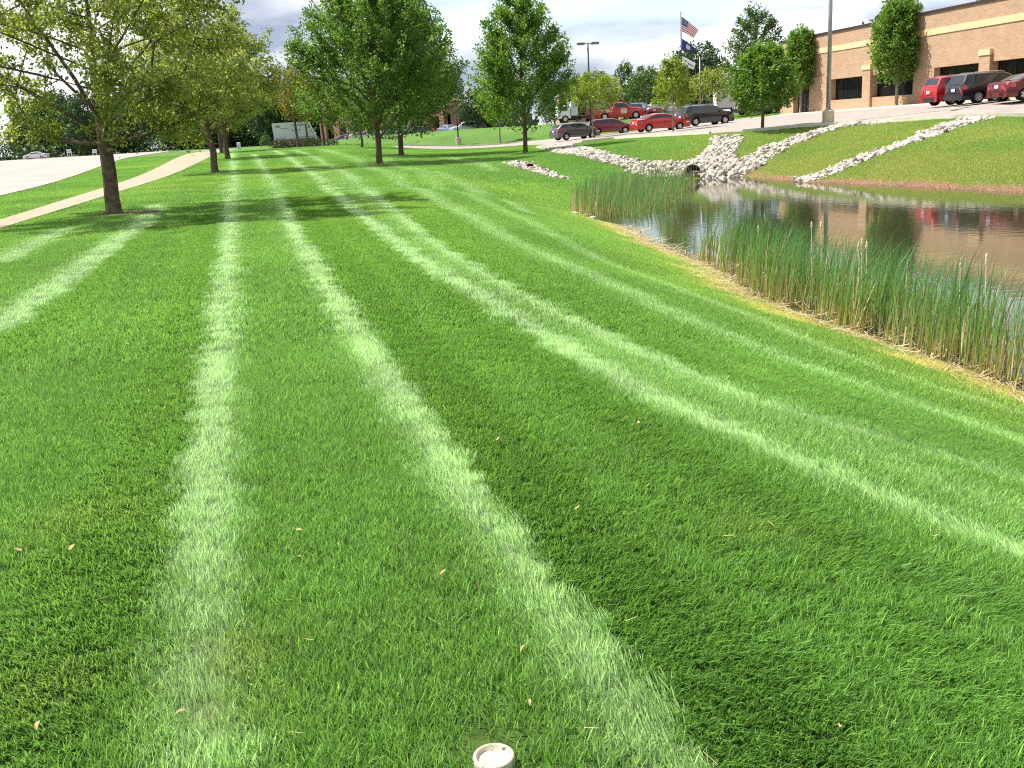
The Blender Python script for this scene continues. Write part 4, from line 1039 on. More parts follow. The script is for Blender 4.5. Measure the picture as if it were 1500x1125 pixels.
# ------------------------------------------------------------------ buildings
def text_mesh(s, size, m, extrude=0.004):
    cu = bpy.data.curves.new('lettering', 'FONT'); cu.body = s; cu.size = size; cu.extrude = extrude; cu.align_x = 'CENTER'; cu.align_y = 'CENTER'
    o = bpy.data.objects.new('lettering', cu); COL.objects.link(o)
    dg = bpy.context.evaluated_depsgraph_get(); me = bpy.data.meshes.new_from_object(o.evaluated_get(dg))
    bpy.data.objects.remove(o); bpy.data.curves.remove(cu); me.materials.clear(); me.materials.append(m); return me
def wall_sz(px, py):
    d = ray(px, py); n = np.array([WNRM[0], WNRM[1], 0]); t = (np.array([*WALL_L, 0])-CPOS)@n/(d@n); p = CPOS+d*t
    return float((p[:2]-WALL_L)@WD), float(p[2])
BZ = 1.28; BTOP = 7.52
class WallBuilder:
    """boxes in a wall's own frame: s along it, o outwards, z up"""
    def __init__(s, org, d, nrm): s.o, s.d, s.n = np.array(org, float), np.array(d, float), np.array(nrm, float)
    def box(s, mb, s0, s1, o0, o1, z0, z1):
        v = []
        for z in (z0, z1):
            for a, b in ((s0, o0), (s1, o0), (s1, o1), (s0, o1)):
                p = s.o+s.d*a+s.n*b; v.append((p[0], p[1], z))
        f = [(0, 3, 2, 1), (4, 5, 6, 7), (0, 1, 5, 4), (1, 2, 6, 5), (2, 3, 7, 6), (3, 0, 4, 7)]
        if s.d[0]*s.n[1]-s.d[1]*s.n[0] < 0: f = [q[::-1] for q in f]
        mb.add(v, f)
def facade(W, root, length, z0, ztop, openings, brickm, reveal=0.45, depth=20.0, coping=True, uvd=None):
    """front wall pieces around openings, glass set back, solid block behind"""
    cuts = sorted({0.0, length, *[q for o in openings for q in (o[0], o[1])]})
    mb = MB()
    for a, b in zip(cuts[:-1], cuts[1:]):
        mid = (a+b)/2; op = [o for o in openings if o[0] < mid < o[1]]
        if not op: W.box(mb, a, b, -reveal, 0, z0-0.4, ztop)
        else:
            o = op[0]
            if o[2] > z0: W.box(mb, a, b, -reveal, 0, z0-0.4, o[2])
            W.box(mb, a, b, -reveal, 0, o[3], ztop)
    me = mb.mesh('wall', brickm); add_wall_uv(me, uvd); link('wall', me, root)
    mb = MB(); W.box(mb, 0.02, length-0.02, -depth, -reveal-0.06, z0-0.4, ztop-0.25); me = mb.mesh('rear_block', brickm); add_wall_uv(me, uvd); link('rear_block', me, root)
    for o in openings:
        mb = MB(); W.box(mb, o[0]+0.01, o[1]-0.01, -reveal-0.03, -reveal+0.03, o[2]+0.01, o[3]-0.01)
        w = mb.build('window', M['dark_glass'], root)
        n = max(2, int((o[1]-o[0])/1.6))
        mb = MB()
        for k in range(n+1):
            c = o[0]+0.04+(o[1]-o[0]-0.08)*k/n; W.box(mb, c-0.03, c+0.03, -reveal+0.032, -reveal+0.07, o[2]+0.012, o[3]-0.012)
        mb.build('frame', M['glass_frame'], w)
    if coping:
        mb = MB(); W.box(mb, -0.08, length+0.08, -reveal-0.1, 0.09, ztop+0.003, ztop+0.16); mb.build('coping', M['coping'], root)
    return root
zt1 = wall_sz(1265, 111)[1]; zb1 = wall_sz(1265, 143.5)[1]
ops = []
for a, b, full in ((1162, 1185, True), (1216, 1265, False), (1276, 1336, False), (1366, 1434, False), (1449, 1530, False)):
    ops.append((wall_s(a), wall_s(b), BZ+0.02 if full else zb1, zt1))
last = ops[-1][1]; ops[-1] = (ops[-1][0], ops[-1][0]+(ops[-2][1]-ops[-2][0]), zb1, zt1); last = ops[-1][1]
ops.append((last+1.0, last+6.5, zb1, zt1)); BLEN = last+16
W = WallBuilder(WALL_L, WD, WNRM)
bld = thing('brick_building', 'long tan brick building with pale stone band at right', 'building', (*wall_pt(BLEN/2, -8), BZ))
inv = Vector(bld.location)
root = bld
facade(W, root, BLEN, BZ, BTOP, ops, M['brick'], 0.55, 26, uvd=WD)
b0 = wall_sz(1143, 88)[1]; b1 = wall_sz(1143, 81)[1]
mb = MB(); W.box(mb, -0.02, BLEN, 0.003, 0.05, b0, b1); mb.build('stone_band', M['stone_band'], root)
for a, b, cy in ((ops[1][1], ops[2][0], None), (ops[3][1], ops[4][0], None), (ops[4][1], ops[5][0], None)):
    mb = MB(); W.box(mb, a-0.02, b+0.02, 0.003, 0.16, BZ-0.3, zt1+0.42); me = mb.mesh('pilaster', M['brick']); add_wall_uv(me, WD); pil = link('pilaster', me, root)
    mb = MB(); W.box(mb, a-0.06, b+0.06, 0.004, 0.22, zt1+0.423, zt1+0.78); mb.build('pilaster_cap', M['stone_band'], pil)
a, b = ops[0][1]+0.4, ops[1][0]-0.5
mb = MB(); W.box(mb, a, b, 0.003, 0.10, BZ-0.3, zt1+0.30); me = mb.mesh('pier', M['brick']); add_wall_uv(me, WD); link('pier', me, root)
mb = MB(); W.box(mb, 2.4, 2.8, -1.0, -0.7, BTOP-0.3, BTOP+0.5); mb.lathe([(0.14, BTOP+0.5), (0.2, BTOP+0.62), (0.0, BTOP+0.72)], 10, c=(*wall_pt(2.6, -0.85), 0)); mb.build('roof_vent', M['coping'], root)
for ch in root.children:
    ch.matrix_parent_inverse = Matrix.Translation(-inv)
tag(drape('planting_strip', [wall_pt(0.5, 1.45), wall_pt(15, 1.42), wall_pt(33, 1.40), wall_pt(33, 0.02), wall_pt(15, 0.02), wall_pt(0.5, 0.02)], 1.5, 0.07, M['kerb'], thick=0.1), 'pale verge between the kerb and the brick wall', kind='structure')

# far brick offices across the bank
def simple_building(name, label, p0, p1, nrm, z0, ztop, openings, brickm, depth, extras=None):
    p0 = np.array(p0, float); p1 = np.array(p1, float); L_ = np.linalg.norm(p1-p0); d = (p1-p0)/L_; Wb = WallBuilder(p0, d, nrm)
    o = thing(name, label, 'building', (float((p0+p1)[0]/2), float((p0+p1)[1]/2), z0)); iv = Vector(o.location)
    facade(Wb, o, L_, z0, ztop, [(max(a*L_, 0.01), min(b*L_, L_-.01), c, e) for a, b, c, e in openings], brickm, 0.8, depth, uvd=d)
    if extras: extras(Wb, o, L_)
    for ch in o.children: ch.matrix_parent_inverse = Matrix.Translation(-iv)
    return o
def piers(Wb, o, L_):
    for k in range(9):
        s0 = 1.2+k*(L_-3)/8; mb = MB(); Wb.box(mb, s0, s0+1.0, 0.004, 0.5, 0.7, 4.3); me = mb.mesh('pier', M['brick_red']); add_wall_uv(me, Wb.d); link('pier', me, o)
p0 = at_y(470, 200, 172); p1 = at_y(660, 190, 150)
simple_building('office_building', 'low red brick offices with many piers behind the maple trunks', (p0[0], 172), (p1[0], 150), (-0.62, -0.78), 0.9, 4.5, [(.03+.105*k, .115+.105*k, 1.0, 3.7) for k in range(9)], M['brick_red'], 10, piers)
def block_extra(Wb, o, L_):
    mb = MB(); Wb.box(mb, L_*0.10, L_*0.26, 0.004, 1.3, 0.7, 5.6); me = mb.mesh('pier', M['brick_red']); add_wall_uv(me, Wb.d); pr_ = link('pier', me, o)
    mb = MB(); Wb.box(mb, L_*0.09, L_*0.27, 0.005, 1.42, 5.603, 6.1); mb.build('pier_cap', M['stone_band'], pr_)
    mb = MB(); Wb.box(mb, L_*0.60, L_*0.76, 0.004, 1.0, 0.7, 3.2); me = mb.mesh('pier', M['brick_red']); add_wall_uv(me, Wb.d); link('pier', me, o)
p0 = at_y(655, 192, 148); p1 = at_y(730, 190, 146)
simple_building('office_entrance', 'brick office entrance with tall capped pier behind a lamp post', (p0[0], 148), (p1[0], 146), (0, -1), 0.9, 4.6, [(0.02, 0.10, 1.0, 4.0), (0.28, 0.59, 1.0, 4.1), (0.78, 0.98, 1.0, 3.8)], M['brick_red'], 9, block_extra)
p0 = at_y(820, 175, 152); p1 = at_y(930, 175, 148)
simple_building('tan_block', 'tan brick block with dark windows behind the red pickup', (p0[0], 152), (p1[0], 148), (0, -1), 1.5, 6.2, [(.06, .30, 2.0, 3.4), (.36, .52, 1.6, 3.5), (.66, .88, 1.6, 3.6)], M['brick'], 9)

# monument sign
q0 = at_y(402, 202, 119); q1 = at_y(464, 200, 119)
t = thing('monument_sign', 'white slanted monument sign on a low brick base behind shrubs', 'sign', (float((q0+q1)[0]/2), 119, tz((q0+q1)[0]/2, 119)))
w_ = float(q1[0]-q0[0]); zz = 0.95
mb = MB(); mb.box((0, 0, 0.42), (w_+0.3, 0.7, 1.05)); me = mb.mesh('base', M['brick_red']); add_wall_uv(me, (1, 0)); link('base', me, t)
mb = MB(); mb.add([(-w_/2, -.2, zz), (w_/2, -.2, zz), (w_/2-0.75, -.2, zz+1.85), (-w_/2-.1, -.2, zz+1.85), (-w_/2, .2, zz), (w_/2, .2, zz), (w_/2-0.75, .2, zz+1.85), (-w_/2-.1, .2, zz+1.85)],
    [(0, 1, 2, 3), (5, 4, 7, 6), (4, 0, 3, 7), (1, 5, 6, 2), (3, 2, 6, 7), (4, 5, 1, 0)]); pn = mb.build('panel', M['white_panel'], t)
mb = MB()
for x, z, a, b in ((-1.9, 1.45, .5, .28), (-1.2, 1.2, .8, .07), (0.2, .95, 1.0, .10), (0.5, 1.5, 1.5, .13), (1.2, .16, 2.2, .07), (-1.7, .16, 1.2, .07)):
    mb.box((x, -.208, zz+z), (a, .008, b))
mb.build('lettering', M['ink_grey'], pn)
# utility box and small signs
def post_sign(label, px, py, Y, w, h, ph):
    q = at_y(px, py, Y); t = thing('post_sign', label, 'sign', (q[0], Y, tz(q[0], Y)), 0)
    for s_ in (-1, 1):
        mb = MB(); mb.box((s_*w*.46, .03, ph/2), (.08, .06, ph+.1)); mb.build('post', M['white'], t)
    mb = MB(); mb.box((0, 0, ph-h/2+.1), (w, .05, h)); mb.build('board', M['white_panel'], t)
    mb = MB(); mb.box((0, -.03, ph-h/2+.18), (w*.6, .006, h*.18)); mb.box((0, -.03, ph-h/2), (w*.75, .006, h*.1)); mb.build('lettering', M['ink_grey'], t)
post_sign('white sign board across the road below the nearest tree crown', 102, 228, 205, 0.9, 0.75, 1.5)
post_sign('white sign board across the road beside the nearest trunk', 139, 226, 205, 0.85, 0.75, 1.2)
q = hit(350, 216); f_ = 128/q[1]; X_ = q[0]*f_
t = thing('utility_pedestal', 'small pale utility pedestal standing on the far lawn', 'utility box', (X_, 128, tz(X_, 128)))
mb = MB(); mb.box((0, 0, .4), (.42, .3, .9), taper=.9); mb.build('cabinet', M['white_panel'], t); mb = MB(); mb.box((0, 0, .88), (.46, .34, .07), taper=.8); mb.build('lid', M['white'], t)
mb = MB(); mb.box((0.02, -.155, .42), (.12, .01, .4)); mb.build('label_plate', M['ink_grey'], t)

# ------------------------------------------------------------------ vehicles
def wheel_meshes(r, w):
    mb = MB(); mb.lathe([(r*.62, -w/2), (r*.93, -w/2), (r, -w*.34), (r, w*.34), (r*.93, w/2), (r*.62, w/2)], 22, axis='y'); ty = mb.mesh('wheel', M['tyre'], True)
    mb = MB(); mb.lathe([(r*.64, -w*.45), (r*.60, -w*.50), (r*.56, -w*.44), (r*.56, 0), (r*.0, 0)], 20, axis='y')
    for k in range(5):
        a = k*2*math.pi/5
        c, s_ = math.cos(a), math.sin(a); px_, pz = -s_, c
        v = []
        for rr, ww in ((r*.08, r*.13), (r*.60, r*.10)):
            for sg in (-1, 1):
                for yy in (-w*.47, -w*.30): v.append((c*rr+px_*ww*sg, yy, s_*rr+pz*ww*sg))
        mb.add(v, [(0, 2, 6, 4), (1, 5, 7, 3), (0, 4, 5, 1), (2, 3, 7, 6)])
    mb.lathe([(r*.17, -w*.3), (r*.17, -w*.5), (0, -w*.5)], 10, axis='y')
    return ty, mb.mesh('rim', M['rim'])
WH = {}
CARS = {
 'sedan': dict(L=4.85, W=1.83, belt=(0.99, 0.93), top=[(-2.425,.55),(-2.41,.92),(-2.32,1.03),(-1.75,1.07),(-1.45,1.2),(-1.02,1.385),(-.5,1.455),(.15,1.455),(.55,1.38),(1.25,1.02),(1.9,.92),(2.28,.80),(2.40,.66),(2.425,.5)], wx=(-1.40,1.38), wr=.33,
    side=[(-1.32,-1.04),(-.98,-.06),(.02,1.02)], rear=(-1.70,-1.08), front=(.60,1.20), tl=(.74,.98,.42,.50), hl=(.60,.78,.42,.46)),
 'suv': dict(L=4.80, W=1.86, belt=(1.10, 1.04), top=[(-2.40,.55),(-2.395,1.00),(-2.34,1.14),(-2.10,1.60),(-1.86,1.675),(-.3,1.70),(.4,1.67),(.75,1.55),(1.35,1.17),(1.95,1.09),(2.25,.97),(2.37,.75),(2.40,.55)], wx=(-1.42,1.42), wr=.37,
    side=[(-1.85,-1.22),(-1.14,-.22),(-.14,1.08)], rear=(-2.31,-2.12), front=(.76,1.32), tl=(.82,1.12,.30,.26), hl=(.76,.98,.44,.42)),
 'hatch': dict(L=4.36, W=1.82, belt=(0.99, 0.92), top=[(-2.18,.52),(-2.165,.90),(-2.08,1.06),(-1.72,1.36),(-1.42,1.43),(-.3,1.475),(.3,1.45),(.66,1.35),(1.35,1.0),(1.85,.89),(2.08,.77),(2.17,.6),(2.18,.5)], wx=(-1.32,1.32), wr=.325,
    side=[(-1.62,-1.12),(-1.04,-.12),(-.05,1.04)], rear=(-2.06,-1.74), front=(.68,1.28), tl=(.80,1.08,.34,.34), hl=(.60,.78,.44,.46)),
 'pickup': dict(L=5.75, W=1.98, belt=(1.17, 1.13), top=[(-2.875,.6),(-2.86,1.12),(-2.8,1.17),(-.80,1.19),(-.72,1.35),(-.62,1.76),(-.35,1.84),(.40,1.84),(.72,1.75),(1.30,1.28),(2.2,1.21),(2.65,1.08),(2.85,.85),(2.875,.6)], wx=(-1.72,1.80), wr=.40,
    side=[(-.50,1.05)], rear=(-.70,-.63), front=(.74,1.26), tl=(.80,1.14,.16,.12), hl=(.84,1.02,.3,.3)),
}
def car(label, style, paintm, x, y, heading, group, cat='car', L_scale=1.0, detail=True):
    S = CARS[style]; L, Wd = S['L'], S['W']
    t = thing('parked_car' if style != 'pickup' else 'pickup_truck', label, cat, (x, y, tz(x, y)+0.05), heading, group)
    txs = [p_[0] for p_ in S['top']]; tzs = [p_[1] for p_ in S['top']]
    top = lambda q: float(np.interp(q, txs, tzs)); belt = lambda q: float(np.interp(q, (-L/2, L/2), S['belt']))
    wr = S['wr']; ar = wr*1.14
    def zbot(q):
        z = 0.24
        for w in S['wx']:
            d = abs(q-w)
            if d < ar: z = max(z, wr*.95+math.sqrt(ar*ar-d*d)*0.95-0.0)
        return z
    def w0(q): return Wd/2*(1-(0.10 if q < 0 else 0.20)*max(0, abs(2*q/L)-0.6)**2/0.16)
    def hw(q, z):
        b = min(belt(q), top(q)-0.05); w = w0(q)
        if z <= b:
            m_ = 0.62; return w*(1-0.10*max(0, (z-m_)/(1.1-m_))**2*0.6-0.10*max(0, (m_-z)/m_)**2)
        wb = w*(1-0.10*max(0, (b-.62)/(.48))**2*0.6)
        return wb-0.02-(z-b)*0.29
    xs = sorted({*np.round(np.linspace(-L/2, L/2, 34), 3), *[round(q, 3) for q in txs], *[round(w+d*ar, 3) for w in S['wx'] for d in (-1.001, -.98, -.85, -.6, -.3, 0, .3, .6, .85, .98, 1.001)]})
    xs = [q for q in xs if -L/2 <= q <= L/2]
    def ring(q):
        zb, zt = zbot(q), top(q); b = min(belt(q), zt-0.05)
        if zb > b-0.05: zb = b-0.05
        zs = [zb, zb+(b-zb)*.35, zb+(b-zb)*.75, b, b+max(0.004, (zt-.06-b))*.5, max(b+.008, zt-.06)]
        pts = [(hw(q, z), z) for z in zs]; wt = pts[-1][0]
        pts += [(max(wt-.07, .05), zt-.012), (max(wt-.07, .05)*.5, zt+.012), (0, zt+.02)]
        return pts
    V = []; F = []
    R_ = [ring(q) for q in xs]; n = 2*len(R_[0])-1
    for q, pts in zip(xs, R_): V += [(q, w, z) for w, z in pts]+[(q, -w, z) for w, z in pts[-2::-1]]
    for i in range(len(xs)-1):
        for k in range(n-1): F.append((i*n+k, i*n+k+1, (i+1)*n+k+1, (i+1)*n+k))
    F.append(tuple(range(n-1, -1, -1))); F.append(tuple((len(xs)-1)*n+k for k in range(n)))
    me = mesh_from('body', V, F, paintm, True); me.set_sharp_from_angle(angle=math.radians(38)); body = link('body', me, t)
    mb = MB(); mb.box((0, 0, .36), (L*.9, Wd*.80, .26)); mb.build('underbody', M['trim'], t)
    for (a, b_) in S['side']:
        for sg in (1, -1):
            qs = np.linspace(a, b_, 9); V = []
            for q in qs:
                lo, hi = belt(q)+.03, top(q)-.115
                if hi < lo+.01: hi = lo+.01
                for z in (lo, (lo+hi)/2, hi): V.append((q, sg*(hw(q, z)+.008), z))
            F = []
            for i in range(8):
                for k in range(2):
                    f = (3*i+k, 3*i+3+k, 3*i+4+k, 3*i+1+k); F.append(f if sg < 0 else f[::-1])
            link('side_window', mesh_from('side_window', V, F, M['car_glass'], True), t)
    for nm, (a, b_) in (('rear_window', S['rear']), ('windshield', S['front'])):
        qs = np.linspace(a, b_, 7); V = []; F = []
        for q in qs:
            zt = top(q); wt = max(hw(q, max(belt(q)+.008, zt-.06))-.11, .1)
            for k in range(-3, 4):
                u = k/3; V.append((q, u*wt, zt+.02-.03*abs(u)*(1.0)+.016))
        for i in range(6):
            for k in range(6): F.append((7*i+k, 7*i+7+k, 7*i+8+k, 7*i+1+k))
        link(nm, mesh_from(nm, V, F, M['car_glass'], True), t)
    if style == 'pickup':
        mb = MB(); mb.box((-1.85, 0, 1.205), (1.95, 1.5, .03)); mb.build('bed_opening', M['trim'], t)
    def lamp(nm, end, spec, m_):
        z0, z1, wl, sl = spec; z1 = min(z1, top(end*(L/2-.05))-.01) if end > 0 else z1
        for sg in (1, -1):
            V = []; F = []
            qs = [end*(L/2-sl), end*(L/2-sl*.5), end*(L/2-.05), end*(L/2-.0)]
            for q in qs:
                for z in (z0, (z0+z1)/2, z1):
                    zz_ = min(z, top(q)-.02); V.append((q+end*.012, sg*(hw(q, zz_)+.012), zz_))
            for z in (z0, (z0+z1)/2, z1):   # wraps on to the end face
                q = end*L/2
                qq = q
                for step in range(40):
                    if top(qq) >= z+.02: break
                    qq -= end*.02
                V.append((qq+end*.03, sg*(hw(end*(L/2-.02), min(z, top(end*(L/2-.02)-0)))*1.0-wl), z))
            for i in range(4):
                for k in range(2):
                    f = (3*i+k, 3*i+3+k, 3*i+4+k, 3*i+1+k); F.append(f)
            link(nm, mesh_from(nm, V, F, m_, False), t)
    lamp('tail_light', -1, S['tl'], M['tail']); lamp('headlight', 1, S['hl'], M['head'])
    for end, nm in ((-1, 'rear_bumper'), (1, 'front_bumper')):
        mb = MB(); V = []
        for u in np.linspace(-1, 1, 7):
            xx = end*(L/2+.05-.13*abs(u)**3); V += [(xx, u*Wd*.455, .28), (xx, u*Wd*.455, .50), (xx-end*.25, u*Wd*.455, .50), (xx-end*.25, u*Wd*.455, .28)]
        F = []
        for i in range(6):
            for k in range(4):
                f = (4*i+k, 4*i+4+k, 4*i+4+(k+1) % 4, 4*i+(k+1) % 4); F.append(f)
        F += [(0, 1, 2, 3), (24, 27, 26, 25)]
        mb.add(V, F); bp = mb.build(nm, M['trim'] if style in ('suv',) else paintm, t)
    mb = MB(); mb.box((-L/2-.035 if style in ('suv',) else -L/2-.02, 0, .80), (.02, .31, .16)); mb.build('number_plate', M['plate'], t)
    mb = MB(); mb.box((L/2+.03, 0, .62), (.03, .9, .12)); mb.build('grille', M['trim'], t)
    for sg in (1, -1):
        q = S['side'][-1][1]-.15; z = belt(q)+.07; mb = MB(); mb.box((q, sg*(hw(q, z)+.10), z+.04), (.14, .20, .13), taper=.8); mb.build('mirror', paintm, t)
        for (a, b_) in S['side'][-2:]:
            q = a+.06; z = belt(q)-.09; mb = MB(); mb.box((q, sg*(hw(q, z)+.012), z), (.2, .03, .035)); mb.build('door_handle', paintm, t)
    if style == 'suv':
        for sg in (1, -1):
            mb = MB(); mb.tube([(-1.7, sg*.62, 1.66), (-1.5, sg*.62, 1.735), (.2, sg*.62, 1.75), (.4, sg*.62, 1.68)], .018, 6); mb.build('roof_rail', M['chrome'] if detail else M['trim'], t)
    if (style, wr) not in WH: WH[(style, wr)] = wheel_meshes(wr, .23)
    ty, rm = WH[(style, wr)]
    for w in S['wx']:
        for sg in (1, -1):
            wo = link('wheel', ty, t, (w, sg*(Wd/2-.13), wr), (0, 0, 0 if sg < 0 else math.pi)); link('rim', rm, wo)
    return t
def car_px(label, style, pm, px, Y, hd, group=None, **kw):
    q = at_y(px, 190, Y); return car(label, style, pm, float(q[0]), Y, math.radians(hd), group, **kw)
P_ = dict(grey=paint('graphite_paint', (0.085, 0.085, 0.095)), dred=paint('dark_red_paint', (0.16, 0.012, 0.016)), red=paint('bright_red_paint', (0.42, 0.012, 0.014)), charcoal=paint('charcoal_paint', (0.032, 0.034, 0.038)),
          navy=paint('navy_paint', (0.014, 0.02, 0.06)), black=paint('black_paint', (0.007, 0.008, 0.012), 0.2), burg=paint('burgundy_paint', (0.12, 0.008, 0.014)), white=paint('white_car_paint', (0.6, 0.62, 0.64), 0.0), silver=paint('silver_paint', (0.36, 0.38, 0.41), 0.7), blue=paint('pale_blue_paint', (0.16, 0.22, 0.32)))
FR = 'cars in the front row of the lot'; BK = 'cars in the back rows of the lot'; RT = 'cars parked at the brick building'; FA = 'cars at the far offices'
car_px('grey hatchback with red tail lights at the left end of the front row', 'hatch', P_['grey'], 842, 92.5, 24, FR)
car_px('dark red compact car behind the grey hatchback', 'hatch', P_['dred'], 893, 97.5, 6, FR)
car_px('bright red sedan in the middle of the front row', 'sedan', P_['red'], 967, 86.0, 16, FR)
car_px('charcoal suv in front of the bright red sedan', 'suv', P_['charcoal'], 1033, 87.5, 19, FR, cat='suv')
car_px('navy car half hidden behind the bright green bank maple', 'sedan', P_['navy'], 1110, 104.5, 8, BK)
pk = car_px('red pickup truck with white lettering on its door', 'pickup', P_['red'], 906, 114.5, 6, None, cat='pickup truck')
mb = MB(); mb.box((.45, -1.005, .90), (.62, .012, .5)); sg_ = mb.build('door_sign', M['white'], pk)
mb = MB(); mb.box((.45, -1.013, 1.02), (.5, .006, .07)); mb.box((.45, -1.013, .88), (.42, .006, .05)); mb.box((.45, -1.013, .76), (.46, .006, .05)); mb.build('lettering', M['ink_red'], sg_)
mb = MB(); mb.box((-1.6, -1.0, 1.05), (1.3, .012, .07)); mb.box((-1.2, -1.0, .88), (.7, .012, .06)); mb.build('side_lettering', M['white'], pk)
mb = MB(); mb.box((-.3, 0, 1.90), (.3, 1.1, .11)); mb.build('roof_beacon', M['tail'], pk)
car_px('dark red suv just behind the pickup tail', 'suv', P_['dred'], 872, 117.5, 80, BK, cat='suv')
car_px('navy suv right of the pickup nose', 'suv', P_['navy'], 938, 118.5, 70, BK, cat='suv')
car_px('white sedan behind the bright red sedan roof', 'sedan', P_['white'], 952, 119.5, 60, BK)
car_px('maroon car far behind the narrow sapling', 'sedan', P_['burg'], 968, 118.0, 65, BK)
car_px('silver car far left of the charcoal suv roof', 'sedan', P_['silver'], 988, 119.5, 70, BK)
hd_ = math.degrees(math.atan2(-WNRM[1], -WNRM[0])); ec = np.array([28.75, 59.7])
car('black suv with chrome window trim, middle of the three at the brick wall', 'suv', P_['black'], ec[0], ec[1], math.radians(hd_), RT, 'suv')
rc = ec-WD*2.85-WNRM*0.3; car('red suv, left of the three at the brick wall', 'suv', P_['red'], rc[0], rc[1], math.radians(hd_), RT, 'suv')
bc = ec+WD*3.3-WNRM*0.35; car('burgundy sedan at the right edge of the photo', 'sedan', P_['burg'], bc[0], bc[1], math.radians(hd_), RT)
for lb, st, pm, px_, Y_, hd in (('pale blue car parked left of the capped brick pier', 'sedan', P_['blue'], 658, 142.5, -60), ('white suv parked right of the capped brick pier', 'suv', P_['white'], 683, 142.0, 200), ('dark green-grey car at the left of the far bank', 'sedan', P_['grey'], 503, 152.5, 190),
                                ('silver car on the far bank behind the orange tree', 'sedan', P_['silver'], 528, 151.0, 10), ('grey-blue suv left of the rear maple trunk', 'suv', P_['blue'], 577, 148.0, 200), ('dark car right of the rear maple trunk', 'sedan', P_['charcoal'], 612, 145.5, 190)):
    car_px(lb, st, pm, px_, Y_, hd, FA, cat='suv' if st == 'suv' else 'car')
car_px('white car far across the road at the left edge', 'sedan', P_['white'], 46, 212, 185, None)
def box_vehicle(name, label, cat, px, Y, hd, L, Wd, H, z0, m, extras):
    q = at_y(px, 180, Y); t = thing(name, label, cat, (float(q[0]), Y, tz(q[0], Y)+.05), math.radians(hd))
    bm = bmesh.new(); bmesh.ops.create_cube(bm, size=1.0); bmesh.ops.scale(bm, vec=(L, Wd, H), verts=bm.verts); bmesh.ops.translate(bm, vec=(0, 0, z0+H/2), verts=bm.verts)
    bmesh.ops.bevel(bm, geom=bm.edges[:], offset=.06, segments=2, affect='EDGES'); me = bpy.data.meshes.new('body'); bm.to_mesh(me); bm.free(); me.materials.append(m); link('body', me, t)
    ty, rm = WH[('pickup', .40)]
    extras(t)
    return t, ty, rm
def trailer_x(t):
    mb = MB(); mb.box((0, 0, .52), (6.2, 1.9, .14)); mb.tube([(-3.0, 0, .5), (-4.2, 0, .45)], .05, 6); mb.build('frame', M['trim'], t)
    for s_, sz, z, m_, x in (('IDD', .62, 1.93, M['ink_blue'], -.9), ('SERVICE', .5, 1.35, M['ink_red'], -.7)):
        link('lettering', text_mesh(s_, sz, m_), t, (x, -1.062, z), (math.pi/2, 0, 0))
    mb = MB(); mb.add([(-2.55, -1.062, 1.75), (-1.9, -1.062, 1.75), (-1.75, -1.062, 2.1), (-2.3, -1.062, 2.0)], [(0, 1, 2, 3)]); mb.build('logo', M['ink_blue'], t)
t, ty, rm = box_vehicle('cargo_trailer', 'white cargo trailer with dark and red lettering behind the charcoal suv', 'trailer', 1084, 121.5, 4, 6.2, 2.1, 1.95, .6, M['white'], trailer_x)
for x in (-.45, .45):
    for sg in (1, -1): link('rim', rm, link('wheel', ty, t, (x, sg*.98, .4), (0, 0, 0 if sg < 0 else math.pi)))
def truck_x(t):
    mb = MB(); mb.box((0.7, 1.062, 1.5), (1.0, .012, 1.5)); mb.build('side_opening', M['black'], t)
    mb = MB(); mb.box((2.8, 0, 1.2), (1.5, 1.95, 1.5), taper=.9); cab = mb.build('cab', M['white'], t)
    
    for sg in (-1, 1): mb = MB(); mb.box((2.85, sg*.95, 1.55), (.9, .03, .45)); mb.build('cab_window', M['car_glass'], cab)
    mb = MB(); mb.box((.4, 0, .5), (6.6, 1.7, .2)); mb.build('chassis', M['trim'], t)
    mb = MB(); mb.box((-1.1, 1.062, 2.0), (1.1, .012, .3)); mb.box((-1.0, 1.062, 1.35), (1.5, .012, .16)); mb.build('lettering', M['ink_blue'], t)
t, ty, rm = box_vehicle('box_truck', 'white box truck with black side opening behind the yellow-green sapling', 'truck', 860, 118.5, 186, 4.0, 2.1, 1.6, .7, M['white_panel'], truck_x)
for x in (-1.1, 2.7):
    for sg in (1, -1): link('rim', rm, link('wheel', ty, t, (x, sg*.95, .4), (0, 0, 0 if sg < 0 else math.pi)))
def van_x(t):
    mb = MB(); mb.box((-.8, -.985, 1.35), (.7, .012, .3)); mb.box((.5, -.985, 1.2), (.5, .012, .7)); mb.build('lettering', M['flag_white'], t)
    mb = MB(); mb.box((1.75, -.985, 1.5), (.8, .012, .45)); mb.build('cab_window', M['car_glass'], t)
    mb = MB(); mb.box((2.6, 0, .75), (.9, 1.8, .7), taper=.92); mb.build('hood', P_['navy'], t)
t, ty, rm = box_vehicle('panel_van', 'dark blue panel van with pale lettering behind the lone maple', 'van', 754, 138.5, 5, 4.6, 1.95, 1.6, .4, P_['navy'], van_x)
for x in (-1.4, 2.1):
    for sg in (1, -1): link('rim', rm, link('wheel', ty, t, (x, sg*.88, .4), (0, 0, 0 if sg < 0 else math.pi)))

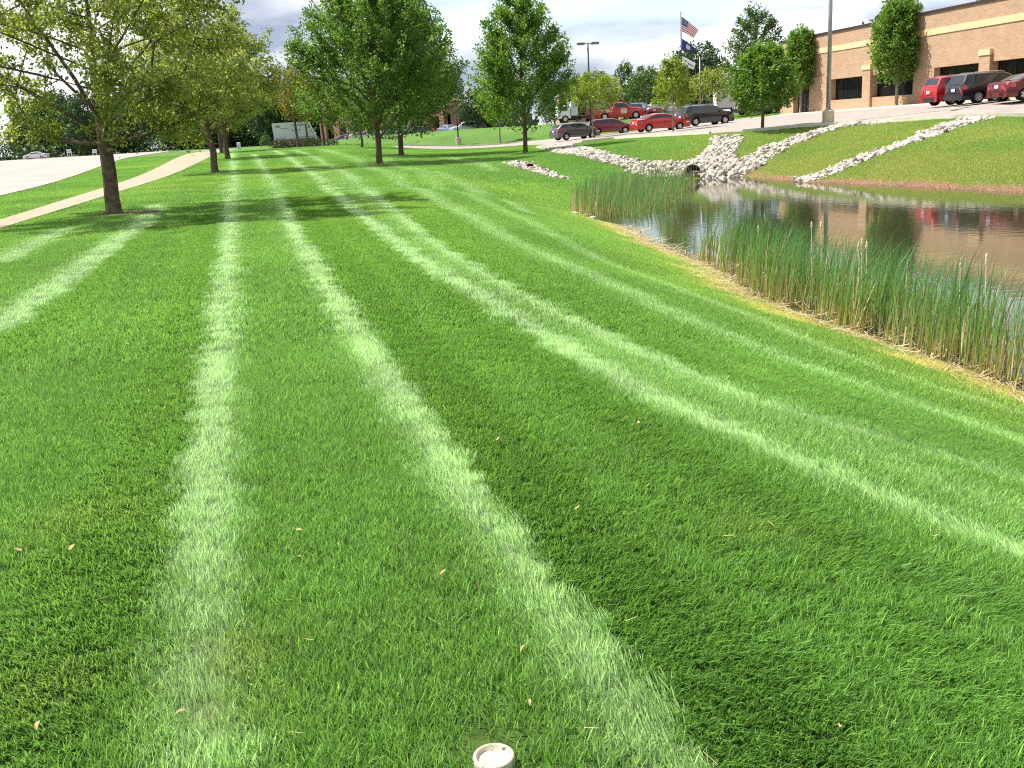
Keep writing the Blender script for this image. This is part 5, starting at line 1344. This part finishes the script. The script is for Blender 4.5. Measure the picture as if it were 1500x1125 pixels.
# ------------------------------------------------------------------ lamps and flags
def lamp_post(label, x, y, h, heads, m, ped=0.75, pr_=0.075, head_yaw=0.0, ped_r=0.30, headm=None):
    t = thing('lamp_post', label, 'lamp post', (x, y, tz(x, y)))
    if ped:
        mb = MB(); mb.lathe([(ped_r, -.2), (ped_r, ped-.03), (ped_r-.03, ped), (0, ped)], 20); mb.build('pedestal', M['pedestal'], t)
        mb = MB(); mb.box((0, 0, ped+.03), (.34, .34, .06)); mb.build('base_plate', m, t)
    mb = MB(); mb.tube([(0, 0, ped), (0, 0, h)], [pr_*1.15, pr_*.85], 10); mb.build('pole', m, t, smooth=True)
    for a in heads:
        c, s_ = math.cos(a+head_yaw), math.sin(a+head_yaw)
        mb = MB(); mb.tube([(0, 0, h-.12), (c*.32, s_*.32, h-.10)], .035, 6); mb.build('arm', m, t)
        mb = MB(); mb.box((c*.66, s_*.66, h-.10), (.72, .40, .20), rz=a+head_yaw, taper=.92); hd = mb.build('lamp_head', headm or M['lamp_grey'], t)
        mb = MB(); mb.box((c*.66, s_*.66, h-.206), (.5, .3, .012), rz=a+head_yaw); mb.build('lens', M['lens'], hd)
    return t
h = hit(1213, 182); lamp_post('tall grey lamp post on round concrete pedestal by the rock ribbon', h[0], h[1], 11.0, (0.6, 0.6+math.pi), M['steel'], 0.78, 0.11, 0, 0.33)
q = at_y(866, 200, 95); lamp_post('two-headed lamp post rising over the yellow-green sapling', q[0], 95, at_y(861, 62, 95)[2]-tz(q[0], 95), (0.1, math.pi+.1), M['bronze'], 0.75, 0.085)
q = at_y(910, 175, 128); lamp_post('thin dark lamp post in front of the tan block', q[0], 128, at_y(907, 113, 128)[2]-tz(q[0], 128), (math.pi,), M['bronze'], 0.6, 0.07)
q = at_y(1026, 175, 118); lamp_post('grey lamp post in front of the dark tree behind the suv', q[0], 118, at_y(1025, 84, 118)[2]-tz(q[0], 118), (0.3,), M['steel'], 0.6, 0.07)
q = hit(672, 212); lamp_post('short dark lamp post on concrete pedestal at the far bank', q[0], q[1]*1.0, at_y(669, 155, q[1])[2]-tz(q[0], q[1]), (math.pi*.98,), M['bronze'], 0.8, 0.07, 0, 0.32, M['bronze'])

FPY = 99.0
q = at_y(999.5, 180, FPY); fx = float(q[0]); ftop = float(at_y(998, 19, FPY)[2])
t = thing('flagpole', 'dark flagpole with three flags behind the charcoal suv', 'flagpole', (fx, FPY, tz(fx, FPY)))
hz_ = ftop-tz(fx, FPY); mb = MB(); mb.tube([(0, 0, 0), (0, 0, hz_)], [.085, .045], 10); mb.build('pole', M['bronze'], t, smooth=True)
mb = MB(); mb.lathe([(0, hz_), (.07, hz_+.04), (.09, hz_+.1), (.06, hz_+.17), (0, hz_+.2)], 10); mb.build('finial', M['chrome'], t, smooth=True)
def flag(label, ptop, pbot, ptip_top, ptip_bot, ncol, nrow, mats, cell, extra=None):
    """corners from the photo at the pole's distance, cloth waving in depth"""
    A, B, C_, D = [at_y(*p_, FPY-.06) for p_ in (ptop, pbot, ptip_top, ptip_bot)]
    A[0] = B[0] = fx+.07; V = []; F = []; mi = []
    for i in range(ncol+1):
        u = i/ncol; a = A+(C_-A)*u; b = B+(D-B)*u
        sag = -.10*math.sin(u*math.pi)
        for j in range(nrow+1):
            v = j/nrow; p_ = a+(b-a)*v; p_ = p_+np.array([0, .14*math.sin(u*7.0+v*1.2)*u**.5+.05*math.sin(u*13+v*3), (.06*math.sin(u*5.5+.6)*u+sag*0)])
            V.append(p_-np.array([fx, FPY, B[2]]))
    for i in range(ncol):
        for j in range(nrow):
            k = i*(nrow+1)+j; F.append((k, k+1, k+nrow+2, k+nrow+1)); mi.append(cell(i, j))
    me = mesh_from('flag', V, F, mats, True); me.polygons.foreach_set('material_index', mi)
    o = tag(link('flag', me, None, (fx, FPY, float(B[2]))), label, 'flag')
    if extra: extra(o, V, ncol, nrow)
    return o
def stars(o, V, nc, nr):
    mb = MB()
    for i in range(1, 6):
        for j in range(1, 6):
            k = i*(nr+1)+j; c = V[k]
            for dy in (-.012, .012): mb.add([(c[0]-.028, c[1]+dy, c[2]), (c[0], c[1]+dy, c[2]-.03), (c[0]+.028, c[1]+dy, c[2]), (c[0], c[1]+dy, c[2]+.03)], [(0, 1, 2, 3)])
    mb.build('stars', M['flag_white'], o)
flag('american flag at the top of the flagpole', (998.5, 24), (998.5, 46), (1023.5, 44), (1017, 55), 16, 13, [M['flag_red'], M['flag_white'], M['flag_blue']], lambda i, j: 2 if (i < 6 and j < 7) else (j % 2), stars)
def crest(o, V, nc, nr):
    mb = MB(); 
    for dy in (-.015, .015):
        pts = []
        for a in range(12):
            an = a*math.pi/6; i = nc*.48+nc*.17*math.cos(an); j = nr*.55+nr*.30*math.sin(an); k = int(round(i))*(nr+1)+int(round(j)); pts.append((V[k][0], V[k][1]+dy, V[k][2]))
        c = np.mean(np.array(pts), 0); mb.add([tuple(c)]+pts, [(0, 1+q_, 1+(q_+1) % 12) for q_ in range(12)])
    mb.build('crest', M['crest'], o)
flag('dark blue state flag with pale crest, middle of the three flags', (999, 56), (999.5, 72.5), (1019.5, 71), (1016, 77), 16, 12, [M['flag_state']], lambda i, j: 0, crest)
def logo(o, V, nc, nr):
    mb = MB()
    def strip(i0, i1, j0, j1):
        for dy in (-.012, .012):
            p_ = [V[int(i)*(nr+1)+int(j)] for i, j in ((i0, j0), (i1, j0), (i1, j1), (i0, j1))]; mb.add([(a[0], a[1]+dy, a[2]) for a in p_], [(0, 1, 2, 3)])
    strip(3, 4, 3, 8); strip(4, 6, 3, 4)
    for k in range(7, 14, 2): strip(k, k+1, 4, 7)
    strip(7, 14, 4, 5)
    mb.build('lettering', M['ink_blue'], o)
flag('white flag with dark lettering, lowest of the three flags', (999.5, 82), (999.5, 97), (1019.5, 92.5), (1017, 101), 16, 10, [M['flag_white']], lambda i, j: 0, logo)

# ------------------------------------------------------------------ small things on the lawn
h = hit(724, 1121)
t = thing('pipe_cap', 'cream round pipe cap poking out of the grass at the bottom edge', 'pipe cap', (h[0], h[1], h[2]-.028))
mb = MB(); mb.lathe([(.055, -.05), (.055, .052), (.053, .058), (.048, .060), (.0445, .057), (.042, .047), (.03, .0475), (0, .049)], 32); mb.build('cap', M['cap'], t, smooth=True)
mb = MB(); mb.lathe([(.046, -.06), (.046, -.045), (.05, -.045)], 24); mb.build('pipe', M['white'], t)
g = np.random.default_rng(55); n = 80
r_ = 1.9+6.5*g.uniform(0, 1, n)**1.2; a_ = g.uniform(-0.55, 0.52, n); cx_, cy_ = np.sin(a_)*r_, np.cos(a_)*r_; cz_ = terrain(cx_, cy_)+g.uniform(.02, .04, n)
an_ = g.uniform(0, 6.28, n); ln_ = g.uniform(.008, .03, n); wd_ = g.uniform(.0007, .0015, n)
dx, dy, tz2 = np.cos(an_)*ln_, np.sin(an_)*ln_, g.normal(0, .25, n)*ln_; nx_, ny_ = -np.sin(an_)*wd_, np.cos(an_)*wd_
V = np.stack([np.stack([cx_-dx-nx_, cy_-dy-ny_, cz_-tz2], -1), np.stack([cx_-dx+nx_, cy_-dy+ny_, cz_-tz2], -1), np.stack([cx_+dx+nx_, cy_+dy+ny_, cz_+tz2], -1), np.stack([cx_+dx-nx_, cy_+dy-ny_, cz_+tz2], -1)], 1).reshape(-1, 3)
kk = np.arange(n)[:, None]*4; me = mesh_np('clippings', V, np.hstack([kk, kk+1, kk+2, kk+3]), M['straw'])
at = me.attributes.new('tint', 'FLOAT', 'POINT'); at.data.foreach_set('value', np.repeat(g.uniform(0, .9, n), 4).astype(np.float32))
tag(link('clippings', me), 'thin dry clippings strewn over the near lawn', 'clippings', kind='stuff')
def leaf_mesh(seed):
    g = np.random.default_rng(seed); n = 7; V = []; F = []
    for k in range(n):
        u = k/(n-1); w = math.sin(math.pi*u)**.8*.5*g.uniform(.8, 1.1); zc = .18*math.sin(u*3+seed)
        V += [(u-.5, -w*.45, zc+.10*w), (u-.5, 0, zc), (u-.5, w*.45, zc+.14*w)]
    for k in range(n-1): F += [(3*k, 3*k+3, 3*k+4, 3*k+1), (3*k+1, 3*k+4, 3*k+5, 3*k+2)]
    return mesh_from('fallen_leaf', V, F, M['dead_leaf'])
LM = [leaf_mesh(k) for k in range(4)]
spots = [(767,971),(777,1051),(455,956),(440,830),(440,793),(108,818),(150,628),(112,645),(200,586),(220,582),(187,511),(218,512),(318,541),(299,498),(325,390),(935,630),(1252,577),(1318,575),(1370,800),(845,758),(268,1065),(650,856),(30,205*4),(465,562),(60,1085),(520,700),(730,655),(1230,1085)]
for i, (px_, py_) in enumerate(spots):
    h = hit(px_, py_); r_ = math.hypot(h[0], h[1]); s_ = rnd.uniform(.024, .038)*(1+0.06*max(0, r_-4))
    o = link('fallen_leaf', LM[i % 4], None, (h[0], h[1], h[2]+.048), (rnd.uniform(-.4, .4), rnd.uniform(-.4, .4), rnd.uniform(0, 6.28)), (s_, s_*rnd.uniform(.6, 1.1), s_))
    tag(o, 'small dry tan leaf lying on the mown grass', 'leaf', 'dry leaves scattered on the lawn')
